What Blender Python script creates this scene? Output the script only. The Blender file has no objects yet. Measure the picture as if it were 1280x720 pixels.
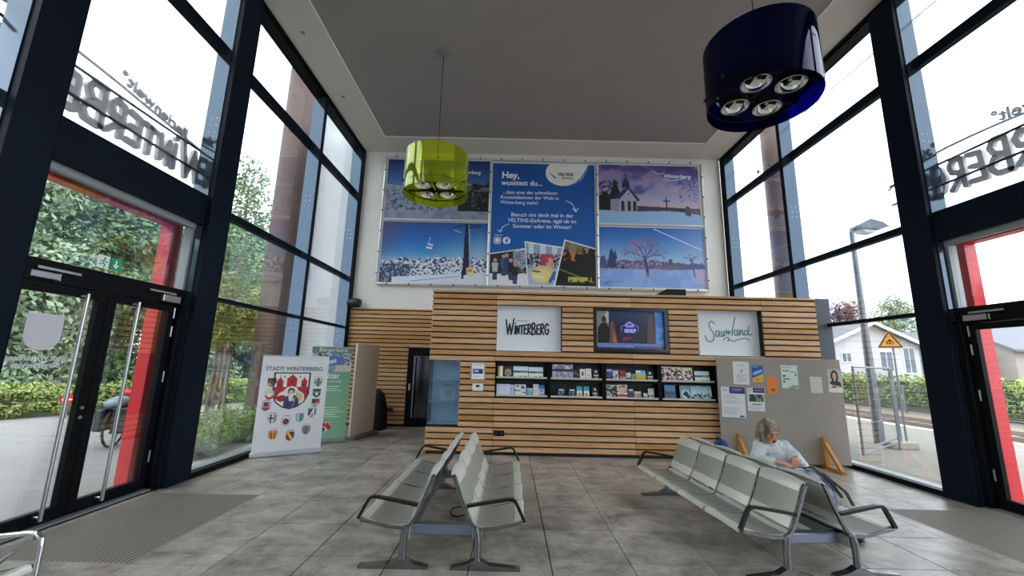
import bpy, bmesh, math, random
import numpy as np
from mathutils import Matrix, Vector

random.seed(7)
RNG = np.random.default_rng(11)
SC = bpy.context.scene
COL = SC.collection
PI = math.pi

# ------------------------------------------------------------------ camera
cam_d = bpy.data.cameras.new('camera')
cam_d.sensor_width = 36.0
cam_d.lens = 506.5 / 1280 * 36.0
cam_d.clip_start = 0.05
cam_d.clip_end = 500
cam = bpy.data.objects.new('camera', cam_d)
COL.objects.link(cam)
_r = Vector((0.99973376, -0.00429936, 0.02266985))
_u = Vector((-0.02307376, -0.18237048, 0.98295911))
_w = Vector((0.0000917818876, 0.983220486, 0.182421126))
cam.matrix_world = Matrix(((_r.x, _u.x, -_w.x, 0), (_r.y, _u.y, -_w.y, 0), (_r.z, _u.z, -_w.z, 1.70), (0, 0, 0, 1)))
SC.camera = cam

# ------------------------------------------------------------------ world: bright overcast sky
wd = bpy.data.worlds.new('overcast_sky')
SC.world = wd
wd.use_nodes = True
_n = wd.node_tree.nodes
_l = wd.node_tree.links
_n.clear()
_o = _n.new('ShaderNodeOutputWorld')
_b = _n.new('ShaderNodeBackground')
_tc = _n.new('ShaderNodeTexCoord')
_sx = _n.new('ShaderNodeSeparateXYZ')
_rp = _n.new('ShaderNodeValToRGB')
_nz = _n.new('ShaderNodeTexNoise')
_mx = _n.new('ShaderNodeMixRGB')
_nz.inputs['Scale'].default_value = 2.2
_nz.inputs['Detail'].default_value = 5
_mx.inputs[2].default_value = (1.0, 1.0, 1.0, 1)
_rp.color_ramp.elements[0].position = 0.0
_rp.color_ramp.elements[0].color = (0.70, 0.76, 0.88, 1)
_rp.color_ramp.elements[1].position = 0.55
_rp.color_ramp.elements[1].color = (0.83, 0.93, 1.0, 1)
_l.new(_tc.outputs['Generated'], _sx.inputs[0])
_l.new(_sx.outputs[2], _rp.inputs[0])
_l.new(_tc.outputs['Generated'], _nz.inputs['Vector'])
_cm = _n.new('ShaderNodeMapRange')
_cm.inputs[1].default_value = 0.42
_cm.inputs[2].default_value = 0.72
_cm.inputs[3].default_value = 0.0
_cm.inputs[4].default_value = 0.55
_l.new(_nz.outputs[0], _cm.inputs[0])
_l.new(_cm.outputs[0], _mx.inputs[0])
_l.new(_rp.outputs[0], _mx.inputs[1])
_l.new(_mx.outputs[0], _b.inputs[0])
_b.inputs[1].default_value = 1.0
_l.new(_b.outputs[0], _o.inputs[0])

# ------------------------------------------------------------------ exposure
SC.view_settings.view_transform = 'Standard'
SC.view_settings.look = 'None'
SC.view_settings.gamma = 1.0
SC.view_settings.use_curve_mapping = False
SC.view_settings.exposure = 2.4
SC.cycles.max_bounces = 16
SC.cycles.diffuse_bounces = 8
SC.cycles.transparent_max_bounces = 24


# ------------------------------------------------------------------ materials
def lin(c):
    return tuple(((x / 12.92) if x <= 0.04045 else ((x + 0.055) / 1.055) ** 2.4) for x in c)


def hexc(h):
    return lin((int(h[0:2], 16) / 255, int(h[2:4], 16) / 255, int(h[4:6], 16) / 255))


MATS = {}


def mat(name, hx, rough=0.5, metal=0.0, var=0.0, scale=8.0, stretch=(1, 1, 1), bump=0.0, emit=0.0, objvar=0.0, coat=0.0, var2=None, world=False, spec=0.5, nrough=.62):
    if name in MATS:
        return MATS[name]
    m = bpy.data.materials.new(name)
    MATS[name] = m
    m.use_nodes = True
    nt = m.node_tree
    p = nt.nodes['Principled BSDF']
    c = hexc(hx)
    p.inputs['Base Color'].default_value = (*c, 1)
    p.inputs['Roughness'].default_value = rough
    p.inputs['Metallic'].default_value = metal
    p.inputs['Specular IOR Level'].default_value = spec
    p.inputs['Coat Weight'].default_value = coat
    p.inputs['Coat Roughness'].default_value = 0.05
    if emit:
        p.inputs['Emission Color'].default_value = (*c, 1)
        p.inputs['Emission Strength'].default_value = emit
    if var or bump or objvar:
        if world:
            g = nt.nodes.new('ShaderNodeNewGeometry')
            vec = g.outputs['Position']
        else:
            g = nt.nodes.new('ShaderNodeTexCoord')
            vec = g.outputs['Object']
        oi = nt.nodes.new('ShaderNodeObjectInfo')
        mp = nt.nodes.new('ShaderNodeMapping')
        mp.inputs['Scale'].default_value = stretch
        nt.links.new(vec, mp.inputs['Vector'])
        ad = nt.nodes.new('ShaderNodeVectorMath')
        ad.operation = 'ADD'
        sc = nt.nodes.new('ShaderNodeVectorMath')
        sc.operation = 'SCALE'
        cb = nt.nodes.new('ShaderNodeCombineXYZ')
        for i in range(3):
            nt.links.new(oi.outputs['Random'], cb.inputs[i])
        nt.links.new(cb.outputs[0], sc.inputs[0])
        sc.inputs['Scale'].default_value = 0.0 if world else 37.0
        nt.links.new(mp.outputs[0], ad.inputs[0])
        nt.links.new(sc.outputs[0], ad.inputs[1])
        nz = nt.nodes.new('ShaderNodeTexNoise')
        nz.inputs['Scale'].default_value = scale
        nz.inputs['Detail'].default_value = 6
        nz.inputs['Roughness'].default_value = nrough
        nz.inputs['Distortion'].default_value = .25 if nrough > .7 else 0
        nt.links.new(ad.outputs[0], nz.inputs['Vector'])
        if var or objvar:
            mr = nt.nodes.new('ShaderNodeMapRange')
            mr.inputs[1].default_value = 0.3
            mr.inputs[2].default_value = 0.7
            nt.links.new(nz.outputs[0], mr.inputs[0])
            mix = nt.nodes.new('ShaderNodeMixRGB')
            d = tuple(x * (1 - var) for x in c)
            b = tuple(min(1, x * (1 + var)) for x in c) if var2 is None else hexc(var2)
            mix.inputs[1].default_value = (*d, 1)
            mix.inputs[2].default_value = (*b, 1)
            nt.links.new(mr.outputs[0], mix.inputs[0])
            out = mix.outputs[0]
            if objvar:
                hsv = nt.nodes.new('ShaderNodeHueSaturation')
                m2 = nt.nodes.new('ShaderNodeMapRange')
                m2.inputs[3].default_value = 1 - objvar
                m2.inputs[4].default_value = 1 + objvar
                nt.links.new(oi.outputs['Random'], m2.inputs[0])
                nt.links.new(m2.outputs[0], hsv.inputs['Value'])
                m3 = nt.nodes.new('ShaderNodeMapRange')
                m3.inputs[3].default_value = 1 + objvar * 0.5
                m3.inputs[4].default_value = 1 - objvar * 0.7
                nt.links.new(oi.outputs['Random'], m3.inputs[0])
                nt.links.new(m3.outputs[0], hsv.inputs['Saturation'])
                nt.links.new(out, hsv.inputs['Color'])
                out = hsv.outputs[0]
            nt.links.new(out, p.inputs['Base Color'])
        if bump:
            bp = nt.nodes.new('ShaderNodeBump')
            bp.inputs['Strength'].default_value = bump
            bp.inputs['Distance'].default_value = 0.01
            nt.links.new(nz.outputs[0], bp.inputs['Height'])
            nt.links.new(bp.outputs[0], p.inputs['Normal'])
    return m


def glass(name, tint=(0.93, 0.96, 0.96), gloss=1.0, rough=0.0, ior=1.45):
    if name in MATS:
        return MATS[name]
    m = bpy.data.materials.new(name)
    MATS[name] = m
    m.use_nodes = True
    nt = m.node_tree
    nt.nodes.clear()
    o = nt.nodes.new('ShaderNodeOutputMaterial')
    t = nt.nodes.new('ShaderNodeBsdfTransparent')
    t.inputs[0].default_value = (*tint, 1)
    g = nt.nodes.new('ShaderNodeBsdfGlossy')
    g.inputs['Roughness'].default_value = rough
    f = nt.nodes.new('ShaderNodeFresnel')
    f.inputs[0].default_value = ior
    mu = nt.nodes.new('ShaderNodeMath')
    mu.operation = 'MULTIPLY'
    mu.inputs[1].default_value = gloss
    mx = nt.nodes.new('ShaderNodeMixShader')
    nt.links.new(f.outputs[0], mu.inputs[0])
    nt.links.new(mu.outputs[0], mx.inputs[0])
    nt.links.new(t.outputs[0], mx.inputs[1])
    nt.links.new(g.outputs[0], mx.inputs[2])
    nt.links.new(mx.outputs[0], o.inputs[0])
    return m


def acrylic(name, tint, diff, dmix, gloss=0.8):
    """tinted translucent plastic sheet"""
    m = bpy.data.materials.new(name)
    m.use_nodes = True
    nt = m.node_tree
    nt.nodes.clear()
    o = nt.nodes.new('ShaderNodeOutputMaterial')
    t = nt.nodes.new('ShaderNodeBsdfTransparent')
    t.inputs[0].default_value = (*tint, 1)
    d = nt.nodes.new('ShaderNodeBsdfDiffuse')
    d.inputs[0].default_value = (*diff, 1)
    tl = nt.nodes.new('ShaderNodeBsdfTranslucent')
    tl.inputs[0].default_value = (*diff, 1)
    m0 = nt.nodes.new('ShaderNodeMixShader')
    m0.inputs[0].default_value = 0.5
    nt.links.new(d.outputs[0], m0.inputs[1])
    nt.links.new(tl.outputs[0], m0.inputs[2])
    m1 = nt.nodes.new('ShaderNodeMixShader')
    m1.inputs[0].default_value = dmix
    nt.links.new(t.outputs[0], m1.inputs[1])
    nt.links.new(m0.outputs[0], m1.inputs[2])
    g = nt.nodes.new('ShaderNodeBsdfGlossy')
    g.inputs['Roughness'].default_value = 0.04
    f = nt.nodes.new('ShaderNodeFresnel')
    f.inputs[0].default_value = 1.49
    mu = nt.nodes.new('ShaderNodeMath')
    mu.operation = 'MULTIPLY'
    mu.inputs[1].default_value = gloss
    nt.links.new(f.outputs[0], mu.inputs[0])
    m2 = nt.nodes.new('ShaderNodeMixShader')
    nt.links.new(mu.outputs[0], m2.inputs[0])
    nt.links.new(m1.outputs[0], m2.inputs[1])
    nt.links.new(g.outputs[0], m2.inputs[2])
    nt.links.new(m2.outputs[0], o.inputs[0])
    return m


def print_mat(name, rough=0.45, emit=0.0):
    if name in MATS:
        return MATS[name]
    m = bpy.data.materials.new(name)
    MATS[name] = m
    m.use_nodes = True
    nt = m.node_tree
    p = nt.nodes['Principled BSDF']
    a = nt.nodes.new('ShaderNodeAttribute')
    a.attribute_name = 'print'
    nt.links.new(a.outputs['Color'], p.inputs['Base Color'])
    p.inputs['Roughness'].default_value = rough
    if emit:
        nt.links.new(a.outputs['Color'], p.inputs['Emission Color'])
        p.inputs['Emission Strength'].default_value = emit
    return m


M_STEEL = mat('dark_blue_grey_steel', '0b1622', 0.5, 0.0, var=0.12, scale=3, spec=.1)
M_STEELB = mat('black_steel', '0a0c10', 0.5, 0.0, var=0.1, scale=3, spec=.12)
M_PANEL = mat('glossy_grey_blue_coated_panel', '4b5866', 0.07, 0.75)
M_ALU = mat('brushed_aluminium', 'b9bcc0', 0.32, 0.9)
M_GREYALU = mat('grey_aluminium_trim', '8b8f92', 0.45, 0.3)
M_CHROME = mat('polished_chrome', 'd4d6d8', 0.1, 1.0)
M_DARKMETAL = mat('dark_polished_metal', '85878b', 0.18, 0.95)
M_GLASS = glass('clear_window_glass', (0.975, 0.985, 0.98), 0.4)
M_WHITE = mat('white_wall_paint', 'e4e2dd', 0.7, var=0.03, scale=2.5, bump=0.05)
M_SOFFIT = mat('white_soffit_board', 'd6d3cd', 0.7, var=0.03, scale=2)
M_CEIL = mat('grey_ceiling_board', '979291', 0.65, var=0.03, scale=1.2)
M_WOOD = mat('larch_slat_wood', 'c08b59', 0.55, var=0.22, scale=3.0, stretch=(0.6, 14, 14), bump=0.15, objvar=0.17, var2='dbae7c')
M_WOOD2 = mat('larch_board_wood', 'bd905f', 0.55, var=0.2, scale=3.0, stretch=(0.6, 14, 14), bump=0.1, objvar=0.1)
M_BLACK = mat('matt_black_board', '17140f', 0.8)
M_DARKBOX = mat('dark_grey_panel_board', '2b2d31', 0.6, var=0.05)
M_RED = mat('red_painted_steel', 'c8202a', 0.35, var=0.05, scale=4)
M_BRICKCOL = mat('red_brown_painted_column', '614c46', 0.6, var=0.12, scale=3, stretch=(1, 1, 0.3))
M_TILE = mat('concrete_look_tile', '605b55', 0.34, var=0.30, scale=2.1, stretch=(1, 1.25, 1), bump=0.08, objvar=0.10, var2='beb6ab', world=True, nrough=.78)
M_GROUT = mat('dark_tile_grout', '34312d', 0.8)
M_MAT = mat('ribbed_entrance_mat', '544d46', 0.85, var=0.12, scale=5)
M_MATRIB = mat('mat_rib_strip', '8d857c', 0.6, 0.1)


# ------------------------------------------------------------------ mesh builder
class MB:
    def __init__(self):
        self.v = []
        self.f = []
        self.m = []
        self.cur = 0

    def add(self, vs, fs):
        b = len(self.v)
        self.v += [tuple(x) for x in vs]
        self.f += [tuple(i + b for i in q) for q in fs]
        self.m += [self.cur] * len(fs)
        return self

    def box(self, x0, x1, y0, y1, z0, z1, M=None):
        if x0 > x1: x0, x1 = x1, x0
        if y0 > y1: y0, y1 = y1, y0
        if z0 > z1: z0, z1 = z1, z0
        vs = [(x0, y0, z0), (x1, y0, z0), (x1, y1, z0), (x0, y1, z0), (x0, y0, z1), (x1, y0, z1), (x1, y1, z1), (x0, y1, z1)]
        if M: vs = [M @ Vector(v) for v in vs]
        return self.add(vs, [(0, 3, 2, 1), (4, 5, 6, 7), (0, 1, 5, 4), (1, 2, 6, 5), (2, 3, 7, 6), (3, 0, 4, 7)])

    def cbox(self, x0, x1, y0, y1, z0, z1, c=0.01, M=None):
        """box with chamfered long edges all around (bevelled)"""
        bm = bmesh.new()
        bmesh.ops.create_cube(bm, size=1)
        for v in bm.verts:
            v.co = Vector((x0 + (v.co.x + .5) * (x1 - x0), y0 + (v.co.y + .5) * (y1 - y0), z0 + (v.co.z + .5) * (z1 - z0)))
        bmesh.ops.bevel(bm, geom=bm.edges[:], offset=c, segments=1, affect='EDGES', profile=0.5)
        bm.normal_update()
        self.bm(bm, M)
        return self

    def bm(self, bm, M=None):
        bm.verts.index_update()
        vs = [(M @ v.co) if M else v.co.copy() for v in bm.verts]
        self.add(vs, [tuple(v.index for v in f.verts) for f in bm.faces])
        bm.free()
        return self

    def tube(self, pts, r, n=8, closed=False, flat=None):
        """swept round tube; r a number or a list; flat=(a,b) gives a rectangular section"""
        pts = [Vector(p) for p in pts]
        N = len(pts)
        rs = r if isinstance(r, (list, tuple)) else [r] * N
        rings = []
        up0 = None
        for i in range(N):
            if closed:
                t = (pts[(i + 1) % N] - pts[i - 1]).normalized()
            else:
                t = ((pts[i + 1] - pts[i]).normalized() if i < N - 1 else Vector()) + ((pts[i] - pts[i - 1]).normalized() if i else Vector())
                t = t.normalized()
            if up0 is None:
                a = Vector((0, 0, 1)) if abs(t.z) < 0.9 else Vector((0, 1, 0))
                up0 = (a - t * a.dot(t)).normalized()
            else:
                up0 = (up0 - t * up0.dot(t)).normalized()
            sd = t.cross(up0)
            ring = []
            if flat:
                for (p, q) in ((-1, -1), (1, -1), (1, 1), (-1, 1)):
                    ring.append(pts[i] + sd * p * flat[0] + up0 * q * flat[1])
            else:
                for k in range(n):
                    a = 2 * PI * k / n
                    ring.append(pts[i] + (sd * math.cos(a) + up0 * math.sin(a)) * rs[i])
            rings.append(ring)
        n = len(rings[0])
        vs = [v for ring in rings for v in ring]
        fs = []
        for i in range(N if closed else N - 1):
            j = (i + 1) % N
            for k in range(n):
                k2 = (k + 1) % n
                fs.append((i * n + k, j * n + k, j * n + k2, i * n + k2)[::-1])
        if not closed:
            fs.append(tuple(range(n))[::-1][::-1])
            fs.append(tuple((N - 1) * n + k for k in range(n))[::-1])
        return self.add(vs, fs)

    def lathe(self, prof, n=24, M=None, cap=True):
        vs = []
        for (r, z) in prof:
            for k in range(n):
                a = 2 * PI * k / n
                v = Vector((r * math.cos(a), r * math.sin(a), z))
                vs.append(M @ v if M else v)
        fs = []
        for i in range(len(prof) - 1):
            for k in range(n):
                k2 = (k + 1) % n
                fs.append((i * n + k, i * n + k2, (i + 1) * n + k2, (i + 1) * n + k))
        if cap:
            if prof[0][0] > 1e-6: fs.append(tuple(range(n))[::-1])
            if prof[-1][0] > 1e-6: fs.append(tuple((len(prof) - 1) * n + k for k in range(n)))
        return self.add(vs, fs)

    def prism(self, poly, d0, d1, ax='y', M=None):
        """polygon in the plane normal to ax, extruded from d0 to d1"""
        def mk(p, d):
            if ax == 'y': return Vector((p[0], d, p[1]))
            if ax == 'x': return Vector((d, p[0], p[1]))
            return Vector((p[0], p[1], d))
        n = len(poly)
        vs = [mk(p, d0) for p in poly] + [mk(p, d1) for p in poly]
        if M: vs = [M @ v for v in vs]
        fs = [tuple(range(n)), tuple(range(2 * n - 1, n - 1, -1))]
        for i in range(n):
            j = (i + 1) % n
            fs.append((i, i + n, j + n, j))
        return self.add(vs, fs)

    def ribbon(self, strokes, w, d0, d1, ox=0, oz=0, s=1.0, sx=1.0, M=None, cap=8):
        """brush strokes: flat capsules in the xz plane extruded in y"""
        for st in strokes:
            P = [Vector((ox + p[0] * s * sx, oz + p[1] * s)) for p in st]
            h = w / 2
            for i in range(len(P) - 1):
                a, b = P[i], P[i + 1]
                t = (b - a)
                if t.length < 1e-6: continue
                ang = math.atan2(t.y, t.x)
                poly = []
                for k in range(cap // 2 + 1):
                    an = ang + PI / 2 + PI * k / (cap // 2)
                    poly.append((a.x + h * math.cos(an), a.y + h * math.sin(an)))
                for k in range(cap // 2 + 1):
                    an = ang - PI / 2 + PI * k / (cap // 2)
                    poly.append((b.x + h * math.cos(an), b.y + h * math.sin(an)))
                e = (i % 2) * 0.0004
                self.prism(poly, d0 - e, d1 + e, 'y', M)
        return self

    def mesh(self, name, mats, smooth=False, fix=True):
        me = bpy.data.meshes.new(name)
        me.from_pydata([tuple(v) for v in self.v], [], self.f)
        for m in (mats if isinstance(mats, (list, tuple)) else [mats]):
            me.materials.append(m)
        if any(self.m):
            me.polygons.foreach_set('material_index', self.m)
        if fix:
            bm = bmesh.new()
            bm.from_mesh(me)
            bmesh.ops.recalc_face_normals(bm, faces=bm.faces[:])
            bm.to_mesh(me)
            bm.free()
        if smooth:
            me.polygons.foreach_set('use_smooth', [True] * len(me.polygons))
            try:
                me.set_sharp_from_angle(angle=math.radians(38))
            except Exception:
                pass
        me.update()
        return me


def root_loc(o):
    v = Vector((0, 0, 0))
    while o is not None:
        v = v + o.location
        o = o.parent
    return v


def tag(o, label=None, cat=None, group=None, kind=None):
    if label: o['label'] = label
    if cat: o['category'] = cat
    if group: o['group'] = group
    if kind: o['kind'] = kind
    return o


def thing(name, label, cat, loc=(0, 0, 0), rz=0.0, group=None, kind=None):
    o = bpy.data.objects.new(name, None)
    o.empty_display_size = 0.1
    o.location = loc
    o.rotation_euler = (0, 0, rz)
    COL.objects.link(o)
    return tag(o, label, cat, group, kind)


def link(name, me, parent=None, loc=(0, 0, 0), rot=None):
    o = bpy.data.objects.new(name, me)
    COL.objects.link(o)
    o.location = loc
    if rot: o.rotation_euler = rot
    if parent is not None: o.parent = parent
    return o


def part(name, mb, m, parent=None, world=False, smooth=False, fix=True):
    """one mesh object; world=True when the builder holds world coordinates"""
    if world and parent is not None:
        L = root_loc(parent)
        mb.v = [(v[0] - L.x, v[1] - L.y, v[2] - L.z) for v in mb.v]
    return link(name, mb.mesh(name, m, smooth, fix), parent)


def copy_tree(o, parent=None):
    c = o.copy()
    COL.objects.link(c)
    c.parent = parent
    for ch in list(o.children):
        copy_tree(ch, c)
    return c


def text_mesh(s, size, depth=0.002, off=0.0, align='LEFT', shear=0.0, space=1.0):
    cu = bpy.data.curves.new('lettering', 'FONT')
    cu.body = s
    cu.size = size
    cu.extrude = depth
    cu.offset = off
    cu.align_x = align
    cu.shear = shear
    cu.space_character = space
    cu.resolution_u = 3
    ob = bpy.data.objects.new('lettering', cu)
    COL.objects.link(ob)
    dg = bpy.context.evaluated_depsgraph_get()
    me = bpy.data.meshes.new_from_object(ob.evaluated_get(dg))
    bpy.data.objects.remove(ob)
    bpy.data.curves.remove(cu)
    return me


def lettering(lines, m, parent, name='lettering', M=None):
    """lines: (text, size, x, z, align[, offset[, shear]]) in the xz plane facing -y at y=0 (text extruded a little)"""
    o = None
    for ln in lines:
        mb = MB()
        s, size, x, z, al = ln[:5]
        me = text_mesh(s, size, 0.0012, ln[5] if len(ln) > 5 else 0.0, al, ln[6] if len(ln) > 6 else 0.0)
        vs = [Vector((v.co.x + x, v.co.z, v.co.y + z)) for v in me.vertices]
        if M: vs = [M @ v for v in vs]
        mb.add(vs, [tuple(p.vertices) for p in me.polygons])
        bpy.data.meshes.remove(me)
        o = part(name, mb, m, parent, fix=False)
    return o


# ------------------------------------------------------------------ flat printed pictures (posters, covers, screens)
class Cv:
    """a tiny drawing surface; u to the right 0..1, v down 0..1"""
    def __init__(self, nx, ny, base=(1, 1, 1), asp=None):
        self.nx, self.ny = nx, ny
        u = np.linspace(0, 1, nx)
        v = np.linspace(0, 1, ny)
        self.U, self.V = np.meshgrid(u, v)
        self.I = np.empty((ny, nx, 3))
        self.I[:] = base

    def put(self, mask, rgb, a=1.0):
        k = (mask.astype(float) * a)[..., None]
        self.I = self.I * (1 - k) + np.asarray(rgb, float) * k
        return self

    def grad(self, stops, v0=0.0, v1=1.0, mask=None):
        t = np.clip((self.V - v0) / (v1 - v0), 0, 1)
        xs = [s[0] for s in stops]
        c = np.stack([np.interp(t, xs, [s[1][i] for s in stops]) for i in range(3)], -1)
        mk = (self.V >= v0) & (self.V <= v1)
        if mask is not None: mk = mk & mask
        self.I[mk] = c[mk]
        return self

    def rect(self, u0, v0, u1, v1, rgb, a=1.0):
        return self.put((self.U >= u0) & (self.U <= u1) & (self.V >= v0) & (self.V <= v1), rgb, a)

    def ell(self, cu, cv, ru, rv, rgb, a=1.0):
        return self.put(((self.U - cu) / ru) ** 2 + ((self.V - cv) / rv) ** 2 <= 1, rgb, a)

    def pmask(self, pts):
        ins = np.zeros(self.U.shape, bool)
        n = len(pts)
        for i in range(n):
            x0, y0 = pts[i]
            x1, y1 = pts[(i + 1) % n]
            if y0 == y1: continue
            c = ((y0 > self.V) != (y1 > self.V)) & (self.U < (x1 - x0) * (self.V - y0) / (y1 - y0) + x0)
            ins ^= c
        return ins

    def poly(self, pts, rgb, a=1.0):
        return self.put(self.pmask(pts), rgb, a)

    def line(self, pts, w, rgb, asp=1.0, a=1.0):
        for (x0, y0), (x1, y1) in zip(pts[:-1], pts[1:]):
            dx, dy = x1 - x0, (y1 - y0) * asp
            L = dx * dx + dy * dy + 1e-12
            t = np.clip(((self.U - x0) * dx + (self.V - y0) * asp * dy) / L, 0, 1)
            d = np.hypot(self.U - x0 - t * dx, (self.V - y0) * asp - t * dy)
            self.put(d <= w / 2, rgb, a)
        return self

    def noise(self, su, sv, seed=0, octv=3):
        rg = np.random.default_rng(seed)
        out = np.zeros(self.U.shape)
        amp, tot = 1.0, 0.0
        for o in range(octv):
            gu, gv = int(su * 2 ** o) + 2, int(sv * 2 ** o) + 2
            g = rg.random((gv + 1, gu + 1))
            x = self.U * (gu - 1)
            y = self.V * (gv - 1)
            i, j = x.astype(int), y.astype(int)
            fx, fy = x - i, y - j
            fx = fx * fx * (3 - 2 * fx)
            fy = fy * fy * (3 - 2 * fy)
            out += amp * ((g[j, i] * (1 - fx) + g[j, i + 1] * fx) * (1 - fy) + (g[j + 1, i] * (1 - fx) + g[j + 1, i + 1] * fx) * fy)
            tot += amp
            amp *= 0.55
        return out / tot


def rgb(h):
    return (int(h[0:2], 16) / 255, int(h[2:4], 16) / 255, int(h[4:6], 16) / 255)


M_PRINT = print_mat('printed_paper', 0.5)
M_BANNER = print_mat('printed_banner_fabric', 0.55)
M_SCREEN = print_mat('lit_screen_picture', 0.2, 0.07)


def print_mb(cv, W, H, t=0.004):
    """mesh of a printed sheet W x H, lower left corner at origin, facing -y, thickness t behind"""
    ny, nx = cv.ny, cv.nx
    X = cv.U * W
    Z = (1 - cv.V) * H
    vs = np.stack([X, np.full_like(X, 0.0), Z], -1).reshape(-1, 3)
    i = np.arange(ny - 1)[:, None] * nx + np.arange(nx - 1)[None, :]
    q = np.stack([i, i + nx, i + nx + 1, i + 1], -1).reshape(-1, 4)
    back = np.array([(0, t, 0), (W, t, 0), (W, t, H), (0, t, H)])
    b = len(vs)
    tl, tr, bl, br = 0, nx - 1, (ny - 1) * nx, ny * nx - 1
    ext = [(b, b + 1, b + 2, b + 3)[::-1]]
    me_v = np.concatenate([vs, back])
    faces = q.tolist() + [(b + 3, b + 2, b + 1, b)]
    # closing rims
    faces += [tuple(list(range(bl, br + 1)) + [b + 1, b]), tuple(list(range(tr, tl - 1, -1)) + [b + 3, b + 2]),
              tuple([bl - k * nx for k in range(ny)][::-1] + [b, b + 3]), tuple([tr + k * nx for k in range(ny)][::-1] + [b + 2, b + 1])]
    col = np.ones((len(me_v), 4), np.float32)
    c = np.clip(cv.I.reshape(-1, 3), 0, 1)
    lc = np.where(c <= 0.04045, c / 12.92, ((c + 0.055) / 1.055) ** 2.4)
    col[:b, :3] = lc
    col[b:, :3] = 0.6
    return me_v, faces, col


def printed(name, cv, W, H, m=None, parent=None, loc=(0, 0, 0), rot=None, t=0.004):
    vs, fs, col = print_mb(cv, W, H, t)
    me = bpy.data.meshes.new(name)
    me.from_pydata(vs.tolist(), [], fs)
    me.materials.append(m or M_PRINT)
    a = me.color_attributes.new('print', 'FLOAT_COLOR', 'POINT')
    a.data.foreach_set('color', col.ravel())
    me.update()
    return link(name, me, parent, loc, rot)


# rectangle with rectangular holes -> list of boxes (x0,x1,z0,z1)
def cut_rect(x0, x1, z0, z1, holes):
    zs = sorted(set([z0, z1] + [z for h in holes for z in (h[2], h[3]) if z0 < z < z1]))
    out = []
    for a, b in zip(zs[:-1], zs[1:]):
        zc = (a + b) / 2
        segs = [(x0, x1)]
        for h in holes:
            if h[2] < zc < h[3]:
                ns = []
                for s in segs:
                    if h[1] <= s[0] or h[0] >= s[1]:
                        ns.append(s)
                        continue
                    if h[0] > s[0] + 1e-4: ns.append((s[0], h[0]))
                    if h[1] < s[1] - 1e-4: ns.append((h[1], s[1]))
                segs = ns
        out += [(s[0], s[1], a, b) for s in segs]
    return out

# ================================================================== THE SETTING
XL, XR, YB, YE, ZC = -4.45, 6.10, -3.5, 11.2, 7.83
MATS_RECT = [(-4.45, -3.10, 3.72, 5.50), (4.75, 6.10, 3.72, 5.52)]

# ---- floor with tiles
floor = thing('floor', 'large grey concrete-look floor tiles laid in a square grid', 'floor', kind='structure')
part('floor_slab', MB().box(-4.9, 6.55, YB, 11.3, -0.2, -0.010), M_GROUT, floor)
PT = 0.70
tile_me = MB().cbox(-0.3455, 0.3455, -0.3455, 0.3455, -0.014, 0, 0.0015).mesh('tile', M_TILE)
rest = MB()
ix0, ix1 = -7, 9
for iy in range(-11, 11):
    for ix in range(ix0, ix1):
        x0, y0 = 0.39 + ix * PT, 3.93 + iy * PT
        x1, y1 = x0 + PT, y0 + PT
        cx0, cx1, cy0, cy1 = max(x0, XL - 0.1), min(x1, XR + 0.1), max(y0, YB), min(y1, YE)
        if cx1 - cx0 < 0.02 or cy1 - cy0 < 0.02: continue
        hit = [h for h in MATS_RECT if h[0] < cx1 and h[1] > cx0 and h[2] < cy1 and h[3] > cy0]
        dz = random.uniform(-0.0006, 0.0006)
        if y1 < 1.9:
            rest.box(cx0 + .003, cx1 - .003, cy0 + .003, cy1 - .003, -0.014, dz)
        elif not hit and cx1 - cx0 > PT - 1e-4 and cy1 - cy0 > PT - 1e-4:
            link('tile', tile_me, floor, ((x0 + x1) / 2, (y0 + y1) / 2, dz))
        else:
            pcs = [r for r in cut_rect(cx0, cx1, cy0, cy1, hit) if r[1] - r[0] > 0.02 and r[3] - r[2] > 0.02]
            if pcs:
                mb = MB()
                for r in pcs: mb.box(r[0] + .003, r[1] - .003, r[2] + .003, r[3] - .003, -0.014, dz)
                part('tile', mb, M_TILE, floor)
tag(part('tile_field', rest, M_TILE, floor), kind='stuff')
for (a, b, c, d), lab in zip(MATS_RECT, ('ribbed grey-brown entrance mat sunk in the floor before the left glass doors', 'ribbed brownish entrance mat sunk in the floor before the right red-framed doors')):
    t = thing('entrance_mat', lab, 'mat', ((a + b) / 2, (c + d) / 2, -0.010), group='sunken entrance mats')
    part('mat_base', MB().box(a + .01, b - .01, c + .01, d - .01, -0.010, -0.004), M_MAT, t, world=True)
    fr = MB()
    for q in ((a, b, c, c + .012), (a, b, d - .012, d), (a, a + .012, c, d), (b - .012, b, c, d)):
        fr.box(*q, -0.010, 0.001)
    part('mat_frame', fr, M_GREYALU, t, world=True)
    n = 30
    rb = MB().box(-0.012, 0.012, c + .014, d - .014, -0.004, 0.0005)
    me = rb.mesh('rib', M_MATRIB)
    for k in range(n):
        link('rib', me, t, (a + .03 + (b - a - .06) * k / (n - 1) - (a + b) / 2, -(c + d) / 2, 0.010))

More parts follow.
